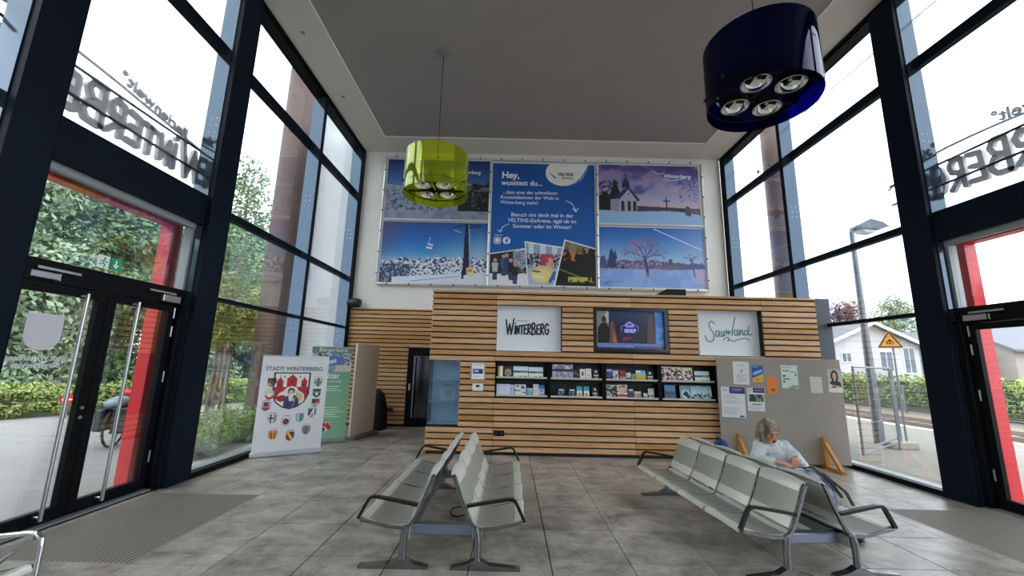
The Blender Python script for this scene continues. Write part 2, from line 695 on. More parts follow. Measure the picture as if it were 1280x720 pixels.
# ---- ceiling: white border with dark grey panel
ce = thing('ceiling', 'dark grey ceiling field framed by a wide white border', 'ceiling', (0, 0, ZC), kind='structure')
CX0, CX1, CY0, CY1 = -3.66, 5.33, -2.6, 10.36
bd = MB()
for r in cut_rect(XL, XR, YB, YE, [(CX0, CX1, CY0, CY1)]):
    bd.box(r[0], r[1], r[2], r[3], ZC, ZC + 0.25)
part('soffit_border', bd, M_SOFFIT, ce, world=True)
lip = MB()
for q in ((CX0, CX1, CY0 - .0, CY0 + .03), (CX0, CX1, CY1 - .03, CY1), (CX0, CX0 + .03, CY0, CY1), (CX1 - .03, CX1, CY0, CY1)):
    lip.box(*q, ZC - 0.004, ZC + 0.02)
part('border_lip', lip, mat('bright_white_edge_trim', 'f2f0ec', 0.5), ce, world=True)
part('ceiling_field', MB().box(CX0 + .03, CX1 - .03, CY0 + .03, CY1 - .03, ZC + 0.012, ZC + 0.2), M_CEIL, ce, world=True)
part('roof_slab', MB().box(XL - 0.35, XR + 0.35, YB - .2, YE + .2, ZC + 0.25, ZC + 0.5), M_DARKBOX, ce, world=True)
for i, (px, py) in enumerate(((-4.12, 6.75), (-4.12, 8.65), (5.72, 7.2), (5.72, 9.3))):
    part('soffit_spot', MB().lathe([(0.045, ZC - 0.003), (0.045, ZC + 0.01)], 16, Matrix.Translation((px, py, 0))).lathe([(0.028, ZC - 0.005), (0.028, ZC)], 12, Matrix.Translation((px, py, 0))), M_GREYALU, ce, world=True)

# ---- end wall and the wall behind the camera
wb = part('wall_back', MB().box(XL, XR, YE, YE + 0.25, 0, ZC + .25), M_WHITE)
tag(wb, 'white painted end wall carrying the big photo banners', 'wall', kind='structure')
wf = part('wall_front', MB().box(XL - .3, XR + .3, YB - 0.25, YB, 0, ZC + .25), M_WHITE)
tag(wf, 'plain white wall at the near end of the hall', 'wall', kind='structure')

# ---- glazed side walls
POSTS = [(-1.93, -1.85), (0.64, 0.72), (3.25, 3.62), (5.66, 6.08), (8.58, 8.66), (10.97, 11.2)]
ROWS = [(0.07, 2.56), (2.62, 3.92), (4.03, 6.43), (6.60, 7.75)]


def side_wall(side):
    sg, x0 = (-1, XL) if side == 'left' else (1, XR)
    X = lambda d: x0 + sg * d
    w = thing('wall_' + side, f'tall glazed {side} wall of dark blue-grey steel posts and transoms', 'glazed wall', (X(.15), 0, 0), kind='structure')
    for (a, b) in POSTS:
        big = b - a > 0.3
        p = part('post', MB().cbox(X(0), X(.30), a, b, 0, ZC, 0.006), M_STEEL, w, world=True)
        # coated side cheek facing the near end, with a bolt group
        part('side_panel', MB().box(X(.07 if big else .02), X(.298), a - 0.012, a - 0.001, 0.02, 7.74), M_PANEL, p, world=True)
        bl = MB()
        for zb in (5.05, 2.2):
            for k in range(3):
                for j in (0, 1):
                    M = Matrix.Translation((X(.12 + .09 * j), a - 0.012, zb + k * 0.12)) @ Matrix.Rotation(PI / 2, 4, 'X')
                    bl.lathe([(0.009, 0), (0.007, 0.006)], 8, M)
        part('bolts', bl, M_ALU, p, world=True)
    part('head_beam', MB().box(X(.05), X(.30), YB, YE, 7.75, ZC + .2), M_STEELB, w, world=True)
    part('head_rail', MB().box(X(.0), X(.06), YB, YE, 7.79, 7.83), M_STEELB, w, world=True)
    for i in range(len(POSTS) - 1):
        a, b = POSTS[i][1], POSTS[i + 1][0]
        door = abs(a - 3.62) < .01
        if i == 0: a0 = a
        for k, (z0, z1) in enumerate(ROWS):
            if door and k < 2: continue
            part('pane', MB().box(X(.24), X(.252), a, b, z0, z1), M_GLASS, w, world=True)
        for z0, z1 in ((2.56, 2.62), (3.92, 4.03), (6.43, 6.60)):
            if door and z0 < 4: continue
            part('transom', MB().cbox(X(.20), X(.31), a, b, z0, z1, 0.004), M_STEEL, w, world=True)
        if not door:
            part('base_plate', MB().box(X(0.0), X(.13), a, b, 0, 0.075), M_STEELB, w, world=True)
            part('sill', MB().box(X(.13), X(.32), a, b, 0, 0.07), M_GREYALU, w, world=True)
    a, b = YB, POSTS[0][0]
    for z0, z1 in ROWS:
        part('pane', MB().box(X(.24), X(.252), a, b, z0, z1), M_GLASS, w, world=True)
    for z0, z1 in ((2.56, 2.62), (3.92, 4.03), (6.43, 6.60)):
        part('transom', MB().box(X(.20), X(.31), a, b, z0, z1), M_STEEL, w, world=True)
    part('base_plate', MB().box(X(0.0), X(.30), a, b, 0, 0.075), M_STEELB, w, world=True)
    return X


XLd = side_wall('left')
XRd = side_wall('right')


# ---- entrance doors (same set on both sides)
def entrance(side, X, name, label):
    sg = -1 if side == 'left' else 1
    y0, y1, ym = 3.62, 5.66, 4.62
    e = thing(name, label, 'door', (X(.2), ym, 0), kind='structure')
    part('header_beam', MB().cbox(X(.08), X(.27), y0, y1, 3.59, 4.03, 0.01), M_STEEL, e, world=True)
    part('header_trim', MB().box(X(.16), X(.24), y0, y1, 3.51, 3.59), M_GREYALU, e, world=True)
    part('top_light', MB().box(X(.215), X(.227), y0 + .05, y1 - .05, 2.61, 3.51), M_GLASS, e, world=True)
    jb = MB()
    for (a, b) in ((y0, y0 + .05), (y1 - .05, y1)):
        jb.box(X(.17), X(.29), a, b, 2.58, 3.51)
    part('top_light_frame', jb, M_GREYALU, e, world=True)
    part('door_head', MB().cbox(X(.14), X(.30), y0, y1, 2.38, 2.60, 0.006), M_STEELB, e, world=True)
    for (a, b) in ((y0, y0 + .06), (y1 - .09, y1)):
        part('jamb', MB().cbox(X(.10), X(.30), a, b, 0, 2.38, 0.006), M_STEELB, e, world=True)
    part('threshold', MB().box(X(.10), X(.32), y0, y1, 0, 0.02), M_GREYALU, e, world=True)
    for k, (a, b) in enumerate(((y0 + .065, ym - .004), (ym + .004, y1 - .095))):
        st = 0.10
        L = MB()
        L.box(X(.18), X(.24), a, b, 0.022, 0.15)
        L.box(X(.18), X(.24), a, b, 2.29, 2.372)
        L.box(X(.18), X(.24), a, a + st, 0.15, 2.29)
        L.box(X(.18), X(.24), b - st, b, 0.15, 2.29)
        leaf = part('door_leaf', L, M_STEELB, e, world=True)
        part('glass', MB().box(X(.205), X(.217), a + st, b - st, 0.15, 2.29), M_GLASS, leaf, world=True)
        yh = (b - .30) if k == 0 else (a + (.30 if side == 'left' else .14))
        h = MB().tube([(X(.10), yh, 0.08), (X(.10), yh, 2.33)], 0.019, 12)
        for zh in (0.11, 2.31):
            h.tube([(X(.10), yh, zh), (X(.185), yh, zh)], 0.012, 8)
        part('pull_handle', h, M_ALU, leaf, world=True, smooth=True)
        yc = (a + .06) if k == 0 else (b - .06)
        sgn = 1 if k == 0 else -1
        cl = MB().cbox(X(.09), X(.14), yc, yc + sgn * .26, 2.41, 2.475, 0.008)
        cl.box(X(.10), X(.115), yc + sgn * .06, yc + sgn * .46, 2.50, 2.525)
        part('door_closer', cl, M_ALU, leaf, world=True)
        hg = MB()
        yy = a + .02 if k == 0 else b - .02
        for zz in (0.35, 1.35, 1.95, 2.2):
            hg.tube([(X(.172), yy, zz), (X(.172), yy, zz + .14)], 0.010, 8)
        part('hinges', hg, M_ALU, leaf, world=True)
        if k == 0:
            lk = MB()
            for zz in (1.02, 1.12):
                lk.lathe([(0.02, 0), (0.016, 0.012)], 12, Matrix.Translation((X(.18), b - .045, zz)) @ Matrix.Rotation(sg * PI / 2, 4, 'Y') @ Matrix.Rotation(PI, 4, 'X'))
            part('lock_cylinder', lk, M_ALU, leaf, world=True)
    return e


door_l = entrance('left', XLd, 'door_1', 'black framed double glass entrance doors in the left wall')
door_r = entrance('right', XRd, 'door_2', 'black framed double glass doors in the right wall before the red portal')

# sticker on the left door, seen from behind: shield and reversed lettering
M_FROST = mat('frosted_white_sticker', 'c9c8cf', 0.6)
sx = XLd(.203)
sh = [(-.0, .36), (.33, .36), (.33, .14)] + [(.165 + .165 * math.cos(a), .14 - .14 * math.sin(a)) for a in np.linspace(0, PI, 12)[1:-1]] + [(0, .14)]
st = thing('door_sticker', 'frosted white shield sticker with reversed lettering on the left entrance door', 'sticker', (sx, 3.95, 1.55))
mbs = MB().prism([(p[0] + 3.90, p[1] + 1.72) for p in sh], sx, sx + 0.003, 'x')
part('shield', mbs, M_FROST, st, world=True)
Mrot = Matrix.Translation((sx + .002, 4.07, 0)) @ Matrix.Rotation(PI / 2, 4, 'Z') @ Matrix.Scale(-1, 4, (1, 0, 0))
mbt = MB()
for s, z in (('Stadt Winterberg', 1.62), ('Bürgerservice', 1.55)):
    me = text_mesh(s, .075, .001, 0.002, 'CENTER')
    mbt.add([Mrot @ Vector((v.co.x, v.co.z, v.co.y + z)) for v in me.vertices], [tuple(p.vertices) for p in me.polygons])
part('lettering', mbt, M_FROST, st, world=True, fix=False)

# emergency exit pictogram on the left top light
cv = Cv(60, 30, rgb('1f9a6a'))
cv.rect(0, 0, .47, 1, rgb('e6f2ec'))
cv.rect(.49, 0, .53, 1, rgb('0e6a48'))
cv.ell(.27, .22, .045, .09, rgb('1f9a6a'))
cv.line([(.26, .34), (.22, .60), (.31, .72), (.27, .90)], .05, rgb('1f9a6a'), .5)
cv.line([(.22, .60), (.15, .72), (.08, .70)], .045, rgb('1f9a6a'), .5)
cv.line([(.26, .36), (.35, .50), (.41, .46)], .035, rgb('1f9a6a'), .5)
cv.line([(.24, .38), (.14, .42), (.12, .55)], .035, rgb('1f9a6a'), .5)
cv.rect(.725, .18, .785, .62, (1, 1, 1))
cv.poly([(.62, .52), (.70, .52), (.755, .70), (.81, .52), (.89, .52), (.755, .88)], (1, 1, 1))
ex = printed('exit_sign', cv, 0.29, 0.145, M_PRINT, None, (XLd(.212), 4.44, 2.66), (0, 0, PI / 2), 0.002)
tag(ex, 'small green and white emergency exit sign with running figure on the left top light', 'sign')


# ---- slats
SL = {}


def slat(parent, x0, x1, y0, z0, h=0.083, d=0.035, m=None):
    key = (round(x1 - x0, 3), h, d)
    if key not in SL:
        SL[key] = MB().box(0, x1 - x0, 0, d, 0, h).mesh('slat', m or M_WOOD)
    L = root_loc(parent)
    return link('slat', SL[key], parent, (x0 - L.x, y0 + random.uniform(-.0015, .0015) - L.y, z0 - L.z))


ROWP, Z0 = 0.1114, 0.062


def row_spans(x0, x1, z, holes, h=.083):
    segs = [(x0, x1)]
    for q in holes:
        if min(q[3], z + h) - max(q[2], z) < .035: continue
        ns = []
        for s in segs:
            if q[1] <= s[0] or q[0] >= s[1]:
                ns.append(s)
                continue
            if q[0] > s[0] + .01: ns.append((s[0], q[0]))
            if q[1] < s[1] - .01: ns.append((q[1], s[1]))
        segs = ns
    return segs


rc = thing('slatted_wall_cladding', 'horizontal larch slats cladding the lower end wall beside the dark rear door', 'wall cladding', (-3.0, 11.17, 0), kind='structure')
bk = MB()
hole = [(-2.77, -1.84, 0, 2.07)]
for r in cut_rect(XL, -1.5, 0, 3.08, hole):
    bk.box(r[0], r[1], 11.17, 11.2, r[2], r[3])
part('backing_board', bk, M_BLACK, rc, world=True)
for k in range(27):
    z = Z0 + k * ROWP
    for r in row_spans(XL + .01, -1.52, z, [(-2.77, -1.84, 0, 2.07)]):
        slat(rc, r[0], r[1], 11.135, z)
part('top_board', MB().box(XL, -1.5, 11.12, 11.2, 3.07, 3.10), M_WOOD2, rc, world=True)
d3 = thing('door_3', 'dark framed rear door with long vertical handle in the slatted wall', 'door', (-2.3, 11.15, 0), kind='structure')
L = MB()
for q in ((-2.76, -2.62, 0, 2.06), (-1.99, -1.85, 0, 2.06), (-2.62, -1.99, 0, .22), (-2.62, -1.99, 1.84, 2.06)):
    L.box(q[0], q[1], 11.12, 11.18, q[2], q[3])
leaf = part('door_leaf', L, M_STEELB, d3, world=True)
part('glass', MB().box(-2.62, -1.99, 11.15, 11.16, .22, 1.84), mat('dark_door_glass', '0c0e12', 0.08), leaf, world=True)
h = MB().tube([(-2.56, 11.05, .25), (-2.56, 11.05, 1.80)], .017, 10)
for z in (.35, 1.7): h.tube([(-2.56, 11.05, z), (-2.56, 11.13, z)], .011, 8)
part('pull_handle', h, M_ALU, leaf, world=True, smooth=True)
part('lock_plate', MB().cbox(-2.70, -2.655, 11.105, 11.12, .93, 1.10, .004), M_ALU, leaf, world=True)
t = part('power_socket', MB().cbox(-3.25, -3.07, 11.12, 11.14, .36, .47, .005), mat('brown_plastic', '4a2f22', 0.5))
tag(t, 'brown socket plate low on the slats left of the rear door', 'socket')

# ================================================================== WOODEN KIOSK BLOCK
KY, KX0, KX1 = 8.02, -1.58, 6.085
ki = thing('slatted_kiosk', 'long low block clad in horizontal larch slats below the photo banners', 'kiosk', ((KX0 + KX1) / 2, KY, 0))
HN1, HTV, HN2 = (-.28, 1.01, 1.94, 2.855), (1.63, 3.13, 1.965, 2.855), (3.72, 5.0, 1.94, 2.855)
HR, HV = (-.285, 4.0, 1.055, 1.745), (-1.7, -.97, .53, 1.745)
HOLES = [HN1, HTV, HN2, HR, HV]
bk = MB()
for r in cut_rect(KX0 + .02, KX1, 0.0, 3.08, HOLES):
    bk.box(r[0], r[1], KY + .04, KY + .26, r[2], r[3])
bk.box(KX0 + .62, KX1, KY + .26, YE - .1, 0, 3.06)
bk.box(KX0 + .02, KX0 + .62, KY + .75, YE - .1, 0, 3.06)
bk.box(KX0 + .02, KX0 + .62, KY + .26, KY + .75, 1.75, 3.06)
bk.box(KX0 + .02, KX0 + .62, KY + .26, KY + .75, 0, .53)
part('backing_board', bk, M_BLACK, ki, world=True)
part('plinth', MB().box(KX0 + .03, KX1, KY + .015, KY + .04, 0, .055), M_BLACK, ki, world=True)
SEAMS = [KX0, -.30, 2.395, 5.0, KX1 - .0]
for k in range(27):
    z = Z0 + k * ROWP
    for r in row_spans(KX0, KX1, z, HOLES):
        cuts = [r[0]] + [s for s in SEAMS if r[0] + .05 < s < r[1] - .05] + [r[1]]
        for a, b in zip(cuts[:-1], cuts[1:]):
            slat(ki, a + .004, b - .004, KY, z)
# the left end of the block
for k in range(27):
    z = Z0 + k * ROWP
    if .45 < z < 1.70: continue
    me = SL.setdefault('side', MB().box(0, .035, 0, 3.0, 0, .083).mesh('slat', M_WOOD))
    link('slat', me, ki, (KX0 - .0 - ki.location.x - .0, KY + .04 - KY, z))
part('top_board', MB().cbox(KX0 - .005, KX1, KY - .012, YE - .1, 3.073, 3.115, .004), M_WOOD2, ki, world=True)
part('infill_panel', MB().box(KX1 + .01, KX1 + .30, KY + .02, KY + .08, 0, 3.12), mat('dark_grey_blue_infill_panel', '39434d', 0.5, var=.05), bpy.data.objects['wall_right'], world=True)

# glazed display case in the left corner of the block
vc = thing('display_case', 'blue-grey glass display case let into the left corner of the slatted block', 'display case', (-1.27, KY + .2, .53))
M_CASE = mat('blue_grey_case_lining', 'b7cde2', 0.5, var=.04)
part('case_back', MB().box(-1.56, -.975, KY + .40, KY + .42, .53, 1.745), M_CASE, vc, world=True)
part('case_side', MB().box(-.99, -.975, KY + .04, KY + .40, .53, 1.745), M_CASE, vc, world=True)
part('case_floor', MB().box(-1.56, -.99, KY + .03, KY + .40, .53, .545), M_CASE, vc, world=True)
M_CGL = glass('case_glass', (.86, .92, .96), 1.2)
part('front_pane', MB().box(-1.565, -.98, KY + .022, KY + .030, .53, 1.745), M_CGL, vc, world=True)
part('side_pane', MB().box(-1.570, -1.562, KY + .022, KY + .74, .53, 1.745), M_CGL, vc, world=True)
for z in (.93, 1.33):
    part('glass_shelf', MB().box(-1.56, -.99, KY + .06, KY + .39, z, z + .012), mat('pale_blue_glass_edge', 'b6cddd', 0.2), vc, world=True)
cv = Cv(24, 32, rgb('bcd0dc'))
cv.rect(.2, .12, .8, .2, rgb('93a9ba')).ell(.5, .5, .25, .2, rgb('9db2c2')).rect(.15, .8, .85, .84, rgb('9db2c2'))
tag(printed('case_notice', cv, .32, .5, M_PRINT, None, (-1.40, KY + .38, .82)), 'pale faded notice sheet inside the glass display case', 'notice')

# ------------------------------------------------------------------ hand-drawn capital letters as brush strokes
ST = {
    'W': ([[(0, 1), (.22, 0), (.42, .72), (.62, 0), (.9, 1.08)]], .95),
    'I': ([[(.05, .78), (.02, 0)], [(.05, .98), (.055, 1.0)]], .12),
    'N': ([[(0, 0), (.06, .8), (.4, .05), (.46, .86)]], .52),
    'T': ([[(0, .82), (.5, .9)], [(.25, .86), (.22, 0)]], .5),
    'E': ([[(.42, .9), (.05, .84), (.0, .02), (.42, .05)], [(.03, .45), (.36, .5)]], .46),
    'R': ([[(.02, 0), (.05, .86), (.3, .92), (.43, .75), (.36, .52), (.06, .44), (.45, 0)]], .5),
    'B': ([[(.02, .02), (.05, .9), (.32, .92), (.43, .74), (.33, .54), (.08, .48), (.38, .44), (.48, .22), (.36, .04), (.02, .02)]], .54),
    'G': ([[(.52, .78), (.34, .94), (.12, .8), (.02, .46), (.12, .12), (.34, .0), (.52, .14), (.54, .44), (.32, .42)]], .58),
}


def word_strokes(wd, gap=.13, big=()):
    out, x = [], 0.0
    for i, c in enumerate(wd):
        s, w = ST[c]
        k = big[i] if i < len(big) else 1.0
        out += [[(x + p[0] * k, p[1] * k + (0 if k <= 1 else -.05)) for p in st] for st in s]
        x += w * k + gap
    return out, x - gap


WINT, WINT_W = word_strokes('WINTERBERG', .12, (1.25, .9, .85, .85, .9, .95, 1.1, .95, 1.0, 1.0))

# logo boards in the two niches
M_LOGOB = mat('white_logo_board', 'e6ebf0', 0.45)
M_INK = mat('blue_black_ink', '1d2738', 0.6)
M_GREENINK = mat('green_grey_ink', '4f8a82', 0.6)


def niche_board(hole, label, cat):
    t = thing('logo_board', label, cat, ((hole[0] + hole[1]) / 2, KY + .15, hole[2]))
    part('board', MB().box(hole[0] + .005, hole[1] - .005, KY + .16, KY + .19, hole[2] + .004, hole[3] - .004), M_LOGOB, t, world=True)
    f = MB()
    f.box(hole[0] + .001, hole[0] + .006, KY + .04, KY + .16, hole[2], hole[3])
    f.box(hole[0], hole[1], KY + .04, KY + .16, hole[2] - .0, hole[2] + .004)
    part('niche_lining', f, M_LOGOB, t, world=True)
    return t


n1 = niche_board(HN1, 'white board with brush-lettered WINTERBERG in the niche left of the screen', 'sign')
mb = MB()
s = .86 / WINT_W
mb.ribbon(WINT, .030, KY + .154, KY + .161, -.10, 2.28, .235, s / .235)
part('lettering', mb, M_INK, n1, world=True)
lettering([('FERIENWELT', .045, .10, 2.53, 'LEFT', 0, .2)], mat('grey_ink', '8a93a0', .6), n1, M=Matrix.Translation(Vector((0, KY + .157, 0)) - n1.location))
n2 = niche_board(HN2, 'white board with handwritten green Sauerland in the niche right of the screen', 'sign')
SAU = [[(.26, .86), (.14, .98), (.05, .86), (.10, .66), (.20, .50), (.20, .28), (.08, .14), (-.08, .22), (-.13, .40)],
       [(.42, .56), (.33, .60), (.28, .46), (.33, .36), (.41, .48), (.43, .58), (.43, .38), (.47, .36)],
       [(.52, .58), (.51, .40), (.57, .38), (.62, .58), (.62, .40), (.66, .40)],
       [(.68, .54), (.72, .62), (.71, .50), (.76, .50), (.80, .62), (.80, .46), (.86, .56), (.91, .60)],
       [(1.10, 1.16), (.98, .74), (.92, .40)],
       [(1.14, .60), (1.05, .64), (1.02, .48), (1.08, .42), (1.16, .56), (1.17, .64), (1.17, .44), (1.21, .42)],
       [(1.25, .64), (1.24, .44), (1.28, .58), (1.34, .64), (1.36, .46), (1.40, .46)],
       [(1.55, .62), (1.45, .62), (1.42, .48), (1.50, .44), (1.58, .62), (1.62, .82), (1.58, .56), (1.60, .44), (1.72, .50)],
       [(.56, .22), (.70, .34), (.80, .30), (.74, .20), (.86, .24), (.95, .18), (1.10, .24), (1.30, .30), (1.52, .30), (1.60, .24)]]


def smooth_st(st, n=4):
    out = []
    P = [st[0]] + list(st) + [st[-1]]
    for i in range(1, len(P) - 2):
        for k in range(n):
            t = k / n
            a, b, c, d = [np.array(P[j]) for j in (i - 1, i, i + 1, i + 2)]
            out.append(tuple(0.5 * ((2 * b) + (-a + c) * t + (2 * a - 5 * b + 4 * c - d) * t * t + (-a + 3 * b - 3 * c + d) * t ** 3)))
    out.append(tuple(st[-1]))
    return out


mb = MB()
mb.ribbon([smooth_st(q) for q in SAU], .016, KY + .154, KY + .161, 3.98, 2.14, .50, 1.02, cap=4)
part('lettering', mb, M_GREENINK, n2, world=True)

# screen
tv = thing('flat_screen', 'black framed flat screen showing a dark sports picture in the slatted block', 'screen', (2.38, KY + .1, 1.97))
fr = MB()
for r in cut_rect(1.635, 3.125, 1.97, 2.85, [(1.70, 3.05, 2.035, 2.775)]):
    fr.box(r[0], r[1], KY + .02, KY + .12, r[2], r[3])
part('screen_frame', fr, mat('black_gloss_plastic', '0b0b0d', 0.15), tv, world=True)
cv = Cv(150, 82, rgb('15131f'))
cv.grad([(0, rgb('1c2c5c')), (.45, rgb('151226')), (1, rgb('0e0c14'))])
nz = cv.noise(8, 5, 3)
cv.rect(0, 0, .19, .85, rgb('6d7068')).put((cv.U < .19) & (cv.V < .3) & (nz > .5), rgb('9aa09a'))
cv.ell(.12, .22, .035, .09, rgb('2a2526')).poly([(.02, .85), (.03, .45), (.08, .32), (.16, .32), (.20, .48), (.21, .85)], rgb('0d0d10'))
cv.poly([(.20, .85), (.21, .30), (.26, .25), (.32, .85)], rgb('5a3b36')).poly([(.25, .85), (.26, .5), (.31, .85)], rgb('8a5a48'))
cv.poly([(.75, .85), (.78, .10), (.84, .05), (.88, .85)], rgb('4a3036'))
cv.rect(.88, 0, 1, .85, rgb('2f62a8')).put((cv.U > .88) & (nz > .52), rgb('4a80c0'))
cv.ell(.50, .62, .16, .30, rgb('221d38'), .8)
cv.poly([(.42, .36), (.50, .26), (.58, .36), (.56, .42), (.44, .42)], rgb('7d86e0')).poly([(.45, .38), (.50, .31), (.55, .38)], rgb('2a2c70'))
cv.line([(.41, .38), (.37, .42), (.38, .52)], .012, rgb('5a63c8'), .55)
cv.line([(.59, .38), (.63, .42), (.62, .52)], .012, rgb('5a63c8'), .55)
cv.put((cv.V > .7) & (cv.V < .85) & (cv.U > .4) & (cv.U < .6) & (nz > .5), rgb('6a2634'))
cv.rect(0, .86, 1, 1, rgb('5d6ea0')).rect(0, .93, 1, 1, rgb('38466e'))
printed('screen', cv, 1.35, .74, M_SCREEN, tv, (1.70 - 2.38, -.005, 2.035 - 1.97), None, .03)
M_SCRTX = mat('lit_screen_lettering', '8f8ae0', .4, emit=.12)
lettering([('GOLF', .09, 2.38, 2.36, 'CENTER', .008)], M_SCRTX, tv, M=Matrix.Translation(Vector((0, KY + .093, 0)) - tv.location))
lettering([('Neues aus Winterberg und Umgebung', .045, 1.74, 2.065, 'LEFT')], M_SCRTX, tv, 'ticker_line', M=Matrix.Translation(Vector((0, KY + .093, 0)) - tv.location))
t = thing('media_box', 'small black wedge-shaped box lying on top of the slatted block', 'box', (3.26, KY + .15, 3.115))
part('housing', MB().prism([(3.0, 3.115), (3.52, 3.115), (3.52, 3.25), (3.14, 3.25), (3.0, 3.17)], KY + .04, KY + .30), M_BLACK, t, world=True)
part('foot_strip', MB().box(3.01, 3.51, KY + .035, KY + .04, 3.118, 3.13), M_STEELB, t, world=True)

# small fittings on the slats
t = thing('framed_notice', 'small wood-framed notice with blue picture on the slats above the white keypad', 'notice', (-.62, KY, 1.36))
fr = MB()
for r in cut_rect(-.765, -.475, 1.36, 1.71, [(-.74, -.50, 1.385, 1.685)]):
    fr.box(r[0], r[1], KY - .022, KY, r[2], r[3])
part('frame', fr, mat('light_wood_frame', 'b59a72', .5), t, world=True)
cv = Cv(28, 36, rgb('eef0f2'))
cv.rect(.1, .35, .9, .68, rgb('27508f')).rect(.2, .44, .55, .56, rgb('c3d3ea')).rect(.6, .48, .8, .6, rgb('15305f')).rect(.15, .1, .8, .14, rgb('9aa2ad')).rect(.15, .8, .7, .84, rgb('b0b6be'))
printed('notice_sheet', cv, .24, .30, M_PRINT, t, (-.12, -.012, .025))
t = thing('keypad', 'small white keypad box on the slats below the framed notice', 'keypad', (-.61, KY, 1.17))
part('keypad_body', MB().cbox(-.715, -.51, KY - .03, KY, 1.165, 1.30, .006), mat('white_plastic', 'e8e9ea', .4), t, world=True)
part('keypad_display', MB().box(-.65, -.58, KY - .034, KY - .028, 1.235, 1.275), mat('dark_display', '262b33', .2), t, world=True)
t = thing('power_socket', 'black double socket plate low on the slats of the kiosk', 'socket', (-.18, KY, .35))
part('socket_plate', MB().cbox(-.28, -.085, KY - .012, KY, .345, .445, .004), M_STEELB, t, world=True)
sk = MB()
for x in (-.232, -.133):
    sk.lathe([(.034, 0), (.034, .003), (.026, .003), (.024, .001)], 16, Matrix.Translation((x, KY - .012, .395)) @ Matrix.Rotation(PI / 2, 4, 'X'))
part('socket_rings', sk, M_BLACK, t, world=True)

# ------------------------------------------------------------------ brochure rack
rk = thing('brochure_rack', 'long black brochure rack of eight bays let into the slatted block', 'rack', (1.85, KY + .1, 1.055))
x0r, x1r = HR[0] + .002, HR[1] - .002
part('rack_back', MB().box(x0r, x1r, KY + .225, KY + .235, 1.058, 1.742), mat('anthracite_rack_metal', '26272b', .5), rk, world=True)
BAYS = [(-.26, .72), (.79, 1.78), (1.86, 2.86), (2.94, 3.955)]
dv = MB()
dv.box(x0r, x1r, KY - .005, KY + .225, 1.730, 1.742)
dv.box(x0r, x1r, KY - .005, KY + .225, 1.058, 1.075)
part('rack_casing', dv, M_STEELB, rk, world=True)
for (a, b) in ((x0r, -.262), (.722, .788), (1.782, 1.858), (2.862, 2.938), (3.957, x1r)):
    part('divider', MB().box(a, b, KY - .005, KY + .225, 1.075, 1.730), M_STEELB, rk, world=True)
LEDGE = mat('pale_shelf_ledge', 'c9c2b5', .5)
for (a, b) in BAYS:
    for z in (1.085, 1.425):
        part('shelf', MB().box(a, b, KY + .01, KY + .20, z - .01, z + .004), M_STEELB, rk, world=True)
        part('ledge', MB().box(a, b, KY - .004, KY + .012, z - .010, z + .022), LEDGE, rk, world=True)
    part('middle_rail', MB().box(a, b, KY - .002, KY + .012, 1.375, 1.395), M_STEELB, rk, world=True)

W_, K_ = rgb('e9eaee'), rgb('20222e')


